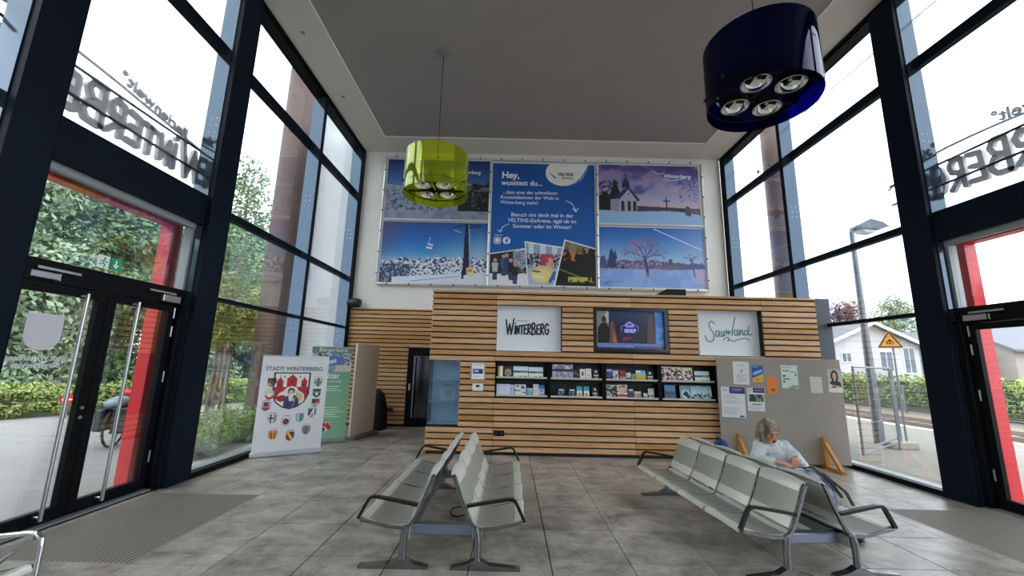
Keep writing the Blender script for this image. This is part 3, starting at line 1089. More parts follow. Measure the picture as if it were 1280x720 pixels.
def cover(kind, seed):
    cv = Cv(14, 18, W_)
    n = cv.noise(5, 6, seed)
    def blot(c, th=.55, v0=0, v1=1):
        cv.put((n > th) & (cv.V >= v0) & (cv.V <= v1), rgb(c))
    if kind == 'leaf': cv.I[:] = rgb('e7e8b8'); cv.rect(0, 0, .35, 1, rgb('a9b545')); cv.rect(.55, 0, 1, 1, rgb('f3f3ee'))
    elif kind == 'mandala': cv.I[:] = rgb('4a3b36'); cv.ell(.5, .55, .42, .34, rgb('b6a398')); cv.ell(.5, .55, .25, .2, rgb('6d4c48')); cv.ell(.5, .55, .1, .1, rgb('d6c3b3'))
    elif kind == 'land': cv.grad([(0, rgb('c9dcf2')), (.38, rgb('dfeaf4')), (.42, rgb('3e5a58')), (.55, rgb('8fb98a')), (.62, rgb('e4eef0')), (1, rgb('cfdcd6'))]); cv.rect(0, .44, .5, .58, rgb('3c4a4c')); cv.ell(.5, .88, .1, .06, rgb('45525a')); cv.ell(.8, .9, .1, .06, rgb('45525a'))
    elif kind == 'lav': cv.I[:] = rgb('d9dcf0'); cv.rect(.05, .1, .8, .14, rgb('b5b9d8')); cv.rect(.05, .3, .7, .33, rgb('c0c4de'))
    elif kind == 'lavs': cv.I[:] = rgb('c3c9ea'); cv.rect(0, .3, 1, .5, rgb('a7afdc'))
    elif kind == 'tiles': cv.I[:] = rgb('dfe6ea'); blot('2f3c4a', .56, .1, .9); cv.rect(.6, .15, .85, .4, rgb('4a6480'))
    elif kind == 'teal': cv.I[:] = rgb('7fb3ba'); cv.rect(0, .1, 1, .3, rgb('a6ccd2'))
    elif kind == 'white': cv.I[:] = rgb('e4e6e6'); cv.rect(.2, .15, .8, .2, rgb('a9aeb4')); cv.rect(.3, .5, .7, .8, rgb('c6cac4'))
    elif kind == 'bluew': cv.grad([(0, rgb('2c63b4')), (.35, rgb('4f8ad0')), (.5, rgb('dbe2ea')), (1, rgb('b9c1c9'))]); blot('2c4058', .6, .5, 1)
    elif kind == 'purplepat': cv.I[:] = rgb('8b88a8'); blot('e3e0ea', .54); cv.rect(0, .35, 1, .5, rgb('2f2a58')); blot('b8b2cc', .6, .5, 1)
    elif kind == 'navy': cv.I[:] = rgb('1f2238'); cv.rect(.15, .1, .85, .25, rgb('dfe2ee')); blot('8d97b8', .55, .4, .9)
    elif kind == 'navy2': cv.I[:] = rgb('25283c'); cv.line([(.1, .35), (.9, .6)], .12, rgb('6f7392'))
    elif kind == 'whitep': cv.I[:] = rgb('ece9e4'); cv.ell(.5, .45, .3, .28, rgb('bfae9e')); cv.ell(.5, .5, .14, .16, rgb('57504c'))
    elif kind == 'darkw': cv.I[:] = rgb('23242a'); cv.poly([(.25, .3), (.5, .05), (.75, .3)], rgb('d9dade')); cv.rect(.1, .55, .9, .65, rgb('e3e3e6')); cv.rect(.2, .8, .8, .95, rgb('a99e92'))
    elif kind == 'tealw': cv.grad([(0, rgb('3ea3be')), (.42, rgb('58b4c8')), (.46, rgb('f0efe8')), (1, rgb('d9d3c6'))]); cv.rect(.3, .6, .7, .9, rgb('c98f6a'))
    elif kind == 'purple': cv.I[:] = rgb('5b4f88'); cv.rect(.1, .05, .9, .2, rgb('cfcbe6')); blot('231f3c', .52, .3, 1)
    elif kind == 'purplew': cv.I[:] = rgb('d4d2e8'); cv.rect(0, 0, 1, .15, rgb('4e4480')); blot('423a74', .58, .3, .9)
    elif kind == 'red': cv.grad([(0, rgb('b01e34')), (.45, rgb('9a2036')), (.5, rgb('5a2036')), (.8, rgb('c9a58c')), (1, rgb('b08a6a'))])
    elif kind == 'bluegr': cv.I[:] = rgb('9fb1d0'); blot('e6eaf0', .55); cv.rect(0, .7, 1, 1, rgb('4c5468'))
    elif kind == 'olive': cv.I[:] = rgb('6c7158'); blot('b9b67e', .55)
    elif kind == 'blueyel': cv.grad([(0, rgb('58aee0')), (.35, rgb('8fcbe8')), (.45, rgb('c9c46a')), (.8, rgb('d8b23e')), (1, rgb('8d8d4a'))]); cv.rect(.05, .05, .5, .2, rgb('f2f4f4'))
    elif kind == 'face': cv.I[:] = rgb('ece2da'); cv.ell(.5, .45, .34, .3, rgb('d9b9a4')); blot('463a3c', .62, 0, .6); cv.rect(0, .75, 1, .9, rgb('a83044'))
    elif kind == 'darkpic': cv.I[:] = rgb('2c3034'); blot('b9beb4', .55); cv.rect(0, 0, 1, .1, rgb('c6c6c0'))
    elif kind == 'beige': cv.I[:] = rgb('b5ad8c'); cv.rect(.1, .1, .9, .25, rgb('e2dcc2')); blot('7c7258', .58, .4, 1)
    elif kind == 'grey': cv.I[:] = rgb('a5a9ae'); blot('e1e3e4', .54); cv.rect(0, .7, 1, .8, rgb('51565e'))
    elif kind == 'magenta': cv.I[:] = rgb('e9dfc4'); blot('7a3c78', .50, .25, 1); blot('2c2a30', .58, .1, .6); cv.rect(0, 0, 1, .1, rgb('efe8d4'))
    elif kind == 'sea': cv.grad([(0, rgb('6fa8dc')), (.4, rgb('4c86bc')), (.5, rgb('2c4c68')), (.7, rgb('44627c')), (1, rgb('5d6c78'))])
    elif kind == 'ring': cv.I[:] = rgb('7fa9b4'); cv.ell(.55, .6, .38, .3, rgb('e2ecee')); cv.ell(.55, .6, .25, .2, rgb('1e3c58')); cv.ell(.75, .75, .16, .18, rgb('23364a'))
    elif kind == 'cyc': cv.grad([(0, rgb('a9d6e2')), (.6, rgb('c2e2ea')), (1, rgb('9cc4d4'))]); blot('24304e', .57, .55, .95); cv.rect(.05, .05, .6, .1, rgb('5f8ea2'))
    return cv


BN = ['first bay from the left', 'second bay', 'third bay', 'right-hand bay']
# row, bay, zoom-derived position along the bay (m), width, height, kind, words
BRO = [
    (1, 0, -.235, .095, .215, 'leaf', 'narrow yellow-green and white leaflet'), (1, 0, -.115, .155, .20, 'mandala', 'brown booklet with round ornament'),
    (1, 0, .065, .29, .215, 'land', 'wide pale landscape brochure left of its twin'), (1, 0, .365, .28, .205, 'land', 'wide pale landscape brochure, rightmost'),
    (0, 0, -.255, .27, .21, 'lav', 'wide lavender-white brochure'), (0, 0, .02, .07, .20, 'lavs', 'narrow lavender leaflet'), (0, 0, .10, .215, .21, 'tiles', 'white brochure with dark picture tiles'),
    (0, 0, .335, .11, .15, 'teal', 'small teal booklet'), (0, 0, .455, .105, .22, 'white', 'tall plain white leaflet'), (0, 0, .565, .11, .21, 'bluew', 'white leaflet with blue top'),
    (1, 1, .825, .20, .27, 'purplepat', 'tall purple and white patterned brochure on the left'), (1, 1, 1.03, .20, .27, 'purplepat', 'tall purple and white patterned brochure second in the row'),
    (1, 1, 1.245, .115, .18, 'navy2', 'small dark navy booklet'), (1, 1, 1.365, .10, .19, 'whitep', 'white leaflet with brown figure'), (1, 1, 1.475, .11, .20, 'white', 'plain white leaflet beside the dark one'), (1, 1, 1.62, .115, .19, 'darkw', 'dark leaflet with white peak emblem'),
    (0, 1, .94, .125, .15, 'navy', 'small navy card with white band on the left'), (0, 1, 1.15, .125, .15, 'navy', 'small navy card with white band in the middle'), (0, 1, 1.30, .105, .20, 'tealw', 'teal-topped leaflet left of its twin'),
    (0, 1, 1.435, .105, .20, 'tealw', 'teal-topped leaflet right of its twin'), (0, 1, 1.60, .105, .19, 'darkw', 'white-topped dark leaflet at the right end'),
    (1, 2, 1.88, .12, .20, 'purple', 'dark purple booklet'), (1, 2, 2.005, .11, .20, 'purplew', 'lilac-white booklet'), (1, 2, 2.14, .115, .185, 'red', 'red-topped booklet'), (1, 2, 2.265, .09, .14, 'bluegr', 'small blue-grey booklet'),
    (1, 2, 2.37, .08, .125, 'olive', 'small olive booklet'), (1, 2, 2.455, .19, .19, 'blueyel', 'blue and yellow landscape booklet'), (1, 2, 2.665, .13, .18, 'darkw', 'dark booklet at the right end'),
    (0, 2, 1.87, .195, .245, 'darkpic', 'large dark picture brochure'), (0, 2, 2.08, .20, .25, 'face', 'large pale brochure with face and red band'), (0, 2, 2.30, .10, .17, 'purple', 'small dark purple card'), (0, 2, 2.41, .135, .13, 'beige', 'small beige card'),
    (0, 2, 2.585, .085, .10, 'grey', 'tiny grey card'), (0, 2, 2.685, .11, .19, 'grey', 'grey and white leaflet at the right end'),
    (1, 3, 2.96, .185, .275, 'magenta', 'cream brochure with purple figures, first of three'), (1, 3, 3.155, .20, .27, 'magenta', 'cream brochure with purple figures, middle of three'), (1, 3, 3.365, .20, .265, 'magenta', 'cream brochure with purple figures, last of three'), (1, 3, 3.60, .29, .20, 'land', 'wide pale landscape brochure'),
    (0, 3, 3.00, .215, .26, 'sea', 'blue sea picture brochure'), (0, 3, 3.30, .20, .26, 'ring', 'teal brochure with white ring'), (0, 3, 3.51, .20, .265, 'cyc', 'light blue brochure with dark figures, left of its twin'), (0, 3, 3.715, .20, .265, 'cyc', 'light blue brochure with dark figures, at the right end'),
]
for i, (row, b, x, w, h, kind, words) in enumerate(BRO):
    o = printed('brochure', cover(kind, 40 + i), w, h, M_PRINT, None, (x, KY + .03, (1.43 if row else 1.09) + .001), (-.16, 0, 0), .006)
    tag(o, f'{words}, {"upper" if row else "lower"} shelf, {BN[b]}', 'brochure', 'brochures in the black rack')

# ================================================================== PHOTO BANNERS ON THE END WALL
BY = 11.12
M_TUBE = mat('pale_aluminium_frame_tube', 'cfd2d4', .35, .5)
bf = thing('banner_frame', 'pale metal tube frame holding the five photo banners on the end wall', 'frame', (.85, BY + .04, 3.80))
XS = [-3.80, -.695, 2.415, 5.50]
ZT, ZM, ZBm = 7.63, 5.68, 3.80
for x in XS:
    part('upright_tube', MB().tube([(x, BY, ZBm), (x, BY, ZT)], .036, 8), M_TUBE, bf, world=True, smooth=True)
for z in (ZT, ZBm):
    part('cross_tube', MB().tube([(XS[0], BY, z), (XS[3], BY, z)], .036, 8), M_TUBE, bf, world=True, smooth=True)
for a, b in ((0, 1), (2, 3)):
    part('cross_tube', MB().tube([(XS[a], BY, ZM), (XS[b], BY, ZM)], .03, 8), M_TUBE, bf, world=True, smooth=True)
cl = MB()
for x in XS:
    for z in np.arange(ZBm + .3, ZT, .62): cl.box(x - .025, x + .025, BY - .045, BY - .03, z - .014, z + .014)
for z in (ZT, ZBm):
    for x in np.arange(XS[0] + .3, XS[3], .62): cl.box(x - .014, x + .014, BY - .045, BY - .03, z - .028, z + .028)
tag(part('clips', cl, M_STEELB, bf, world=True), kind='stuff')


def banner(cv, x0, x1, z0, z1, label):
    o = thing('photo_banner', label, 'banner', (x0, BY + .02, z0), group='photo banners on the end wall')
    printed('print', cv, x1 - x0, z1 - z0, M_BANNER, o, (0, 0, 0), None, .004)
    hm = MB()
    e = .03
    W, H = x1 - x0, z1 - z0
    for q in ((-e, W + e, -e, 0), (-e, W + e, H, H + e), (-e, 0, 0, H), (W, W + e, 0, H)):
        hm.box(q[0], q[1], -.002, .004, q[2], q[3])
    part('white_hem', hm, mat('white_banner_hem', 'dfe0e0', .6), o)
    return o


NX, NY = 240, 146
# upper left: snowy slope, dark forest to the right
c = Cv(NX, NY)
c.grad([(0, rgb('14306a')), (.45, rgb('3f6fa8')), (.55, rgb('7f9cc0')), (1, rgb('8a93a8'))])
n1_, n2_ = c.noise(14, 9, 1), c.noise(50, 30, 2)
c.put(c.V > .42 + .04 * np.sin(c.U * 7), rgb('8790a6'))
c.put((c.V > .45) & (n1_ > .55), rgb('6f7b98'), .8).put((c.V > .5) & (c.V < .85) & (c.U < .6) & (n2_ > .62), rgb('3a4766'))
c.put((c.V > .45) & (n2_ < .3), rgb('a9b2c4'), .6)
c.put((c.U > .70) & (c.V > .36 + .12 * n1_ - .1 * (c.U - .7)) & (c.V < .86), rgb('11131c'))
c.put((c.U > .70) & (c.V > .5) & (c.V < .82) & (n2_ > .66), rgb('5a6070'))
c.put((c.U > .72) & (c.V > .45) & (c.V < .52) & (n1_ > .5), rgb('6a6468'))
pA = banner(c, -3.74, -.735, 5.735, 7.57, 'upper left photo banner of a snowy slope with dark forest behind the yellow lamp')
# lower left: chairlift over frosted trees
c = Cv(NX, NY)
c.grad([(0, rgb('1a4c94')), (.3, rgb('1768bc')), (.5, rgb('4090d2')), (.64, rgb('93b4da')), (1, rgb('c9d4e6'))])
c.put((c.U > .6), rgb('a9bcd8'), 1).grad([(0, rgb('2d6cb8')), (.2, rgb('3a86cc')), (.45, rgb('86b2dc')), (.7, rgb('b9c8de')), (1, rgb('cdd6e4'))], 0, 1, (c.U > .93))
mkx = np.clip((c.U - .45) / .5, 0, 1) * np.clip(1.1 - np.abs(c.V - .55) * 2, 0, 1)
base = Cv(NX, NY)
base.grad([(0, rgb('1a4c94')), (.3, rgb('1768bc')), (.5, rgb('4090d2')), (.64, rgb('93b4da')), (1, rgb('c9d4e6'))])
c.I = base.I
c.put(mkx, rgb('b5c6de'), .7)
c.put(np.clip(.35 - c.U * 1.4, 0, .3) * np.clip(1.2 - c.V * 1.6, 0, 1) * 3, rgb('4a4470'), .9)
n1_, n2_, n3_ = c.noise(26, 10, 5), c.noise(70, 40, 6), c.noise(9, 4, 7)
tl_ = .70 - .16 * n1_ - .05 * (n3_ > .5)
c.put((c.V > tl_) & (c.V < .97), rgb('8b99b8'))
c.put((c.V > tl_) & (n2_ > .5), rgb('dbe2ee')).put((c.V > tl_) & (n2_ < .42), rgb('39456a'))
c.put((c.U < .28) & (c.V > .70) & (n2_ > .40), rgb('2a3554')).put((c.U < .3) & (c.V > .70) & (n2_ > .58), rgb('98a6c2'))
c.put((c.V > .90 - .12 * (c.U - .2)) & (c.U > .12), rgb('d3dcec'))
c.line([(.3, .97), (.75, .88)], .008, rgb('8f9dbd'), .6)
c.poly([(.775, .86), (.785, .01), (.815, .01), (.84, .85)], rgb('16203e')).poly([(.815, .01), (.825, .01), (.865, .84), (.84, .85)], rgb('8fa4c8'))
c.line([(.67, .09), (.80, .02), (.95, .05)], .012, rgb('1d2c50'), .6).line([(.68, .12), (.74, .16)], .01, rgb('9fb4d4'), .6).line([(.83, .08), (.94, .05)], .014, rgb('243258'), .6)
c.poly([(.81, .74), (.87, .73), (.885, .86), (.82, .87)], rgb('e6d2a0')).poly([(.82, .76), (.865, .755), (.87, .80), (.825, .81)], rgb('d88a2a'))
c.line([(.455, .25), (.45, .34)], .006, rgb('c6d4ea'), .6).line([(.44, .36), (.48, .38)], .018, rgb('c9d8ee'), .6).line([(.43, .42), (.47, .43)], .02, rgb('d9e4f4'), .6).line([(.48, .46), (.53, .5)], .02, rgb('6a86b4'), .6)
c.ell(.775, .80, .008, .02, rgb('1a1f30')).poly([(.765, .81), (.79, .81), (.788, .92), (.77, .92)], rgb('1f2438'))
pB = banner(c, -3.74, -.735, 3.85, 5.635, 'lower left photo banner of a chairlift pylon above frosted trees under blue sky')
# middle: blue poster with text and three small photos
c = Cv(230, 280)
c.grad([(0, rgb('0d4a96')), (.6, rgb('0f5cb0')), (1, rgb('2a74c2'))])
c.ell(.69, .075, .17, .11, rgb('e3e3df'), 1).poly([(.6, -.01), (.95, -.01), (.86, .12), (.7, .16)], rgb('e3e3df'))
c.line([(.93, .03), (.88, .12), (.80, .16)], .008, rgb('7fb0e0'), 1.2)
for k in range(5): c.line([(.56 + .012 * k, .075 + .012 * k), (.62, .115)], .007, rgb('4a5a8c'), 1.2)
c.line([(.72, .31), (.78, .335), (.815, .39)], .007, rgb('cfe0f4'), 1.2).line([(.785, .375), (.815, .40), (.84, .37)], .007, rgb('cfe0f4'), 1.2)
c.line([(.17, .515), (.11, .54), (.085, .58)], .006, rgb('cfe0f4'), 1.2).line([(.068, .565), (.085, .585), (.108, .568)], .006, rgb('cfe0f4'), 1.2)
nn, n2_ = c.noise(30, 30, 21), c.noise(80, 90, 22)
# small photo 1
P1 = [(-.01, .765), (.36, .715), (.40, 1.01), (-.01, 1.01)]
c.poly([(-.01, .757), (.365, .705), (.405, 1.01), (-.01, 1.01)], rgb('e9edf2'))
m1 = c.pmask(P1)
c.put(m1, rgb('23262c')).put(m1 & (c.U > .22) & (c.V < .87), rgb('6c7f9c')).put(m1 & (c.U > .22) & (n2_ > .55) & (c.V < .9), rgb('a7b6cc')).put(m1 & (c.V > .905 + .02 * nn), rgb('dfe4ec'))
for (u, v, cc) in ((.05, .83, 'b9bfcc'), (.13, .80, '3a5a94'), (.16, .79, '2e4270'), (.20, .83, '1c1f28'), (.24, .86, '23262e')):
    c.ell(u, v - .02, .018, .016, rgb('c49a86')).poly([(u - .03, v), (u + .03, v), (u + .026, v + .07), (u - .026, v + .07)], rgb(cc)).poly([(u - .024, v + .07), (u + .024, v + .07), (u + .02, v + .135), (u - .02, v + .135)], rgb('34466a'))
# small photo 2
P2 = [(.335, .665), (.70, .705), (.63, 1.01), (.37, 1.01)]
c.poly([(.325, .652), (.715, .697), (.64, 1.01), (.36, 1.01)], rgb('e9edf2'))
m2 = c.pmask(P2)
c.put(m2, rgb('8fa9c8')).put(m2 & (np.abs((c.U * 9) % 1 - .5) < .22) & (c.V < .78), rgb('cfdcea')).put(m2 & (c.V > .75) & (c.V < .86), rgb('23304c')).put(m2 & (c.V > .75) & (c.V < .86) & (n2_ > .56), rgb('bcc4d2'))
c.put(m2 & (c.U > .48) & (c.U < .60) & (c.V > .755) & (c.V < .84), rgb('b8405a')).put(m2 & (c.U > .53) & (c.U < .61) & (c.V > .78) & (c.V < .86) & (nn > .45), rgb('d9a08a'))
c.put(m2 & (c.V > .87), rgb('a8bdd6')).ell(.50, .915, .115, .07, rgb('d8c98a')).ell(.49, .92, .09, .052, rgb('e6d79a'))
c.line([(.41, .89), (.47, .895)], .018, rgb('59666e'), 1.2).line([(.42, .93), (.50, .94)], .016, rgb('e9eef2'), 1.2).line([(.57, .97), (.61, .9)], .03, rgb('2f66a8'), 1.2).line([(.60, .95), (.64, .93)], .025, rgb('3a6fae'), 1.2)
# small photo 3
c.poly([(.705, .63), (1.01, .70), (1.01, 1.01), (.60, 1.01)], rgb('e9edf2'))
P3 = [(.715, .642), (1.01, .71), (1.01, 1.01), (.615, 1.01)]
m3 = c.pmask(P3)
c.put(m3, rgb('6d6250')).put(m3 & (nn > .5) & (c.V < .76), rgb('8a8070')).put(m3 & (c.V > .735) & (c.V < .80), rgb('d06a2c')).put(m3 & (c.V > .75) & (c.V < .79) & (nn > .52), rgb('e08a3c'))
c.put(m3 & (c.V > .80 - .09 * np.abs(np.sin(c.U * 24)) * (nn > .35) - .05 * (c.U > .88)), rgb('141310'))
c.line([(.66, .87), (.80, .915), (.98, .97)], .016, rgb('6e6a3a'), 1.2).put(m3 & (c.V > .93) & (c.V < .97) & (c.U > .74) & (c.U < .96) & (nn > .42), rgb('b9b85a'))
CW, CH, CX, CZ = 3.00, 3.66, -.645, 3.865
pC = banner(c, CX, CX + CW, CZ, CZ + CH, 'tall blue banner with white German text and three small photos in the middle')
TM = Matrix.Translation((0, -.003, 0))
M_WTX = mat('white_print_lettering', 'e6eef8', .55)
up = lambda v: CH * (1 - v)
lettering([('Hey,', .28, .27, up(.128), 'LEFT', .008), ('wusstest du...', .22, .265, up(.188), 'LEFT', .004),
           ('...dass eine der schnellsten', .15, .31, up(.262), 'LEFT', .0005), ('Kunsteisbahnen der Welt in', .15, .25, up(.305), 'LEFT', .0005), ('Winterberg steht?', .15, .25, up(.348), 'LEFT', .0005),
           ('Besuch uns doch mal in der', .162, 1.47, up(.450), 'CENTER', .001), ('VELTINS-EisArena, egal ob im', .162, 1.47, up(.497), 'CENTER', .001), ('Sommer oder im Winter!', .162, 1.47, up(.545), 'CENTER', .001)], M_WTX, pC, M=TM)
lettering([('VELTINS', .125, 1.92, up(.098), 'LEFT', .004), ('EisArena', .10, 2.03, up(.125), 'LEFT')], M_INK, pC, 'logo_lettering', M=TM)
lettering([('Folge uns:', .06, .11, up(.612), 'LEFT')], M_WTX, pC, 'small_lettering', M=TM)
ic = MB()
def rrect(x0, x1, z0, z1, r, n=4):
    out = []
    for cx, cz, a0 in ((x1 - r, z1 - r, 0), (x0 + r, z1 - r, PI / 2), (x0 + r, z0 + r, PI), (x1 - r, z0 + r, 1.5 * PI)):
        out += [(cx + r * math.cos(a0 + PI / 2 * k / n), cz + r * math.sin(a0 + PI / 2 * k / n)) for k in range(n + 1)]
    return out
iz = up(.68)
ic.prism(rrect(.09, .30, iz, iz + .21, .06), -.005, -.002)
ic.prism([(.46 + .11 * math.cos(a), iz + .105 + .11 * math.sin(a)) for a in np.linspace(0, 2 * PI, 24, endpoint=False)], -.005, -.002)
part('social_icons', ic, M_WTX, pC)
ic = MB()
M_BLUEP = mat('blue_print_ink', '115bb0', .55)
lp = [(.195 + .075 * math.cos(a), iz + .105 + .075 * math.sin(a)) for a in np.linspace(0, 2 * PI, 17)]
ic.ribbon([lp[:]], .014, -.0065, -.005)
ic.ribbon([rrect(.115, .275, iz + .025, iz + .185, .04) + [(.275, iz + .145)]], .012, -.0065, -.005)
ic.ribbon([[(.51, iz + .165), (.48, iz + .165), (.465, iz + .14), (.465, iz + .0)], [(.42, iz + .10), (.505, iz + .10)]], .03, -.0065, -.005)
part('icon_marks', ic, M_BLUEP, pC)
# upper right: chapel in snow at dusk
c = Cv(NX, NY)
c.grad([(0, rgb('4a3d7e')), (.35, rgb('7a80b6')), (.62, rgb('a9a9c8')), (.75, rgb('d8a89e')), (.8, rgb('c08a8a')), (1, rgb('8fb0d6'))])
n1_, n2_, n3_ = c.noise(7, 6, 31), c.noise(60, 40, 32), c.noise(14, 10, 33)
c.put(np.clip((n1_ - .48) * 5, 0, 1) * (c.V < .6), rgb('b59cb8'), .55).put(np.clip((.45 - n1_) * 5, 0, 1) * (c.V < .5), rgb('352c68'), .6)
c.poly([(.42, .2), (.55, .06), (.64, .2), (.52, .3)], rgb('a892b4'), .5).poly([(.66, .42), (.84, .30), (.83, .44), (.72, .46)], rgb('b79cb8'), .5)
c.put((c.V > .70 + .05 * (c.U - .4)) & (c.V < .80 + .14 * np.clip(c.U - .42, 0, 1)) & (c.U > .38), rgb('3c3448')).put((c.U > .85) & (c.V > .74) & (c.V < .9) & (n2_ > .45), rgb('6a6078'))
c.put(c.V > .775 + .03 * np.sin(c.U * 6) + .12 * np.clip(c.U - .45, 0, 1), rgb('8fb4dc'))
c.put((c.U > .80) & (c.V > .15) & (c.V < .62) & (n2_ > .6 - .15 * (c.U - .8)), rgb('4a3f72'), .7)
c.put((c.U < .2) & (c.V > .28) & (c.V < .6) & (n2_ > .52), rgb('201f38'), .8)
c.poly([(0, .78), (0, .55), (.05, .46), (.11, .52), (.12, .78)], rgb('0c1018')).poly([(.09, .62), (.16, .24), (.22, .52), (.22, .62)], rgb('10131f'))
c.poly([(.11, .60), (.29, .38), (.39, .58), (.39, .62), (.22, .60)], rgb('23284a')).poly([(.23, .40), (.235, .30), (.27, .22), (.305, .30), (.31, .40)], rgb('1d2244')).line([(.27, .24), (.27, .15)], .006, rgb('1d2244'), .6).line([(.255, .18), (.285, .18)], .005, rgb('1d2244'), .6)
c.poly([(.115, .78), (.12, .60), (.20, .58), (.20, .80)], rgb('8c90a4')).poly([(.20, .80), (.20, .60), (.295, .42), (.375, .60), (.38, .80)], rgb('a2a5b6'))
c.line([(.29, .385), (.395, .60)], .018, rgb('1d2244'), .6)
for u in (.235, .300, .355): c.ell(u, .655, .017, .04, rgb('232738')).rect(u - .017, .655, u + .017, .79, rgb('232738'))
c.ell(.30, .50, .008, .012, rgb('303448'))
c.line([(.665, .56), (.672, .77)], .013, rgb('2a2440'), .6).line([(.64, .605), (.70, .607)], .012, rgb('2a2440'), .6)
c.poly([(.85, .84), (.85, .72), (.875, .68), (.905, .72), (.905, .86)], rgb('4a4458'))
pD = banner(c, 2.475, 5.42, 5.735, 7.555, 'upper right photo banner of a small chapel and a cross in dusk snow')
lettering([('Winterberg', .17, 1.90, 1.44, 'LEFT', .002, .25)], M_WTX, pD, M=TM)
mb = MB()
mb.ribbon([smooth_st([(1.62, 1.62), (1.78, 1.56), (1.95, 1.60)]), smooth_st([(1.9, 1.40), (2.2, 1.36), (2.55, 1.44)])], .014, -.005, -.002)
part('logo_swoosh', mb, M_WTX, pD)
lettering([('Winterberg', .15, 2.02, 1.42, 'LEFT', .002, .25)], M_WTX, pA, M=TM)
# lower right: lone tree in snow
c = Cv(NX, NY)
c.grad([(0, rgb('1f5cb4')), (.25, rgb('4a86cc')), (.55, rgb('93b8e0')), (.66, rgb('b9c4e0')), (.7, rgb('86a9e0')), (1, rgb('6f9ae0'))])
n1_, n2_, n3_ = c.noise(30, 14, 41), c.noise(80, 50, 42), c.noise(10, 8, 43)
c.put(np.clip(c.U - .6, 0, .4) * 2 * (c.V < .7), rgb('a6b4e0'), .6)
c.line([(.53, .02), (.98, .36)], .009, rgb('cfdcf0'), .62)
c.put((c.V > .60 + .08 * (c.U > .5) * (c.U - .5) - .08 * n1_) & (c.V < .70), rgb('5a5a8a')).put((c.V > .58) & (c.V < .70) & (c.U < .62) & (n2_ > .56), rgb('a08aa8'))
c.poly([(.0, .7), (.01, .5), (.05, .48), (.08, .7)], rgb('4a5488')).poly([(.07, .68), (.10, .40), (.12, .36), (.16, .62), (.17, .68)], rgb('2c3a68')).poly([(.12, .5), (.15, .38), (.17, .52), (.14, .62)], rgb('33406e'))
c.put((c.V > .695 + .03 * np.sin(c.U * 4)), rgb('7fa4e4')).put((c.V > .7) & (n3_ > .55), rgb('94b4ec'), .7).put(np.clip((c.U - .82) * 6, 0, 1) * (c.V > .70) * (c.V < .92), rgb('d8a4b4'), .65)
c.put((c.V > .9) & (c.U < .2) & (n2_ > .6), rgb('5c82cc'))
c.ell(.67, .64, .085, .065, rgb('5f5f72')).rect(.59, .645, .755, .695, rgb('6a6a80')).rect(.66, .54, .69, .6, rgb('4a4a66')).ell(.675, .545, .02, .022, rgb('4a4a66'))
def branch(p, a, L, w, d):
    q = (p[0] + math.cos(a) * L, p[1] - math.sin(a) * L * 1.6)
    c.line([p, q], w, rgb('4b4a74') if d > 1 else rgb('6d6894'), .62)
    if d == 0: return
    for k in range(3):
        branch(q, a + random.uniform(-.75, .75) - (.25 if math.cos(a) > 0 else -.25) * (3 - d), L * random.uniform(.6, .85), w * .6, d - 1)
random.seed(5)
c.line([(.455, .80), (.445, .62), (.43, .5)], .028, rgb('3f3f68'), .62)
for a in (2.6, 2.0, 1.5, 1.0, .5): branch((.435, .52), a, .085, .011, 3)
c.put((((c.U - .42) / .17) ** 2 + ((c.V - .36) / .22) ** 2 < 1) & (n2_ > .57), rgb('6e6a98'), .8).put((((c.U - .36) / .1) ** 2 + ((c.V - .36) / .16) ** 2 < 1) & (n2_ > .6), rgb('b890b4'), .7)
c.ell(.44, .80, .09, .05, rgb('a0a0d0'), .4)
random.seed(9)
c.line([(.90, .80), (.88, .6), (.87, .5)], .013, rgb('6a5a78'), .62)
for a in (2.4, 1.9, 1.3, .9): branch((.875, .56), a, .04, .006, 2)
c.ell(.22, .67, .012, .03, rgb('2c3458'))
pE = banner(c, 2.465, 5.445, 3.865, 5.62, 'lower right photo banner of a bare tree in blue snow with a vapour trail')

# ================================================================== NOTICEBOARD ON WOODEN FEET
nbx0, nby0, nbx1, nby1 = 3.94, 7.86, 6.065, 7.56
ang = math.atan2(nby1 - nby0, nbx1 - nbx0)
NBW = math.hypot(nbx1 - nbx0, nby1 - nby0)
nb = thing('noticeboard', 'large grey-brown free-standing noticeboard on wooden feet before the slatted block', 'noticeboard', (nbx0, nby0, 0), ang)
part('board', MB().cbox(0, NBW, 0, .035, .055, 1.90, .004), mat('grey_brown_pinboard', '9d958d', .75, var=.04, scale=2), nb)
M_OAK = mat('honey_wood_foot', 'b9803f', .5, var=.2, scale=4, stretch=(2, 2, 12))
def foot(x):
    f = MB().cbox(x - .035, x + .035, -.075, -.005, 0, .52, .004)
    f.cbox(x - .035, x + .035, -.50, .16, .0, .055, .004)
    M = Matrix.Translation((x, -.06, .42)) @ Matrix.Rotation(math.radians(45.5), 4, 'X')
    f.cbox(-.028, .028, -.54, .0, -.03, .03, .004, M)
    return f
for x in (.30, 1.72):
    part('wooden_foot', foot(x), M_OAK, nb)
    part('foot_plate', MB().box(x - .10, x + .05, -.03, .20, 0, .006), M_STEELB, nb)


def on_board(cv, X, z0, z1, W, label, tilt=0.0, name='notice_sheet'):
    """sheet pinned on the noticeboard; X = distance along the board"""
    p = Vector((nbx0, nby0, 0)) + Vector((math.cos(ang), math.sin(ang), 0)) * X + Vector((math.sin(ang), -math.cos(ang), 0)) * .004
    o = printed(name, cv, W, z1 - z0, M_PRINT, None, (p.x, p.y, z0), (0, tilt, ang), .003)
    return tag(o, label, 'notice', 'sheets on the noticeboard')


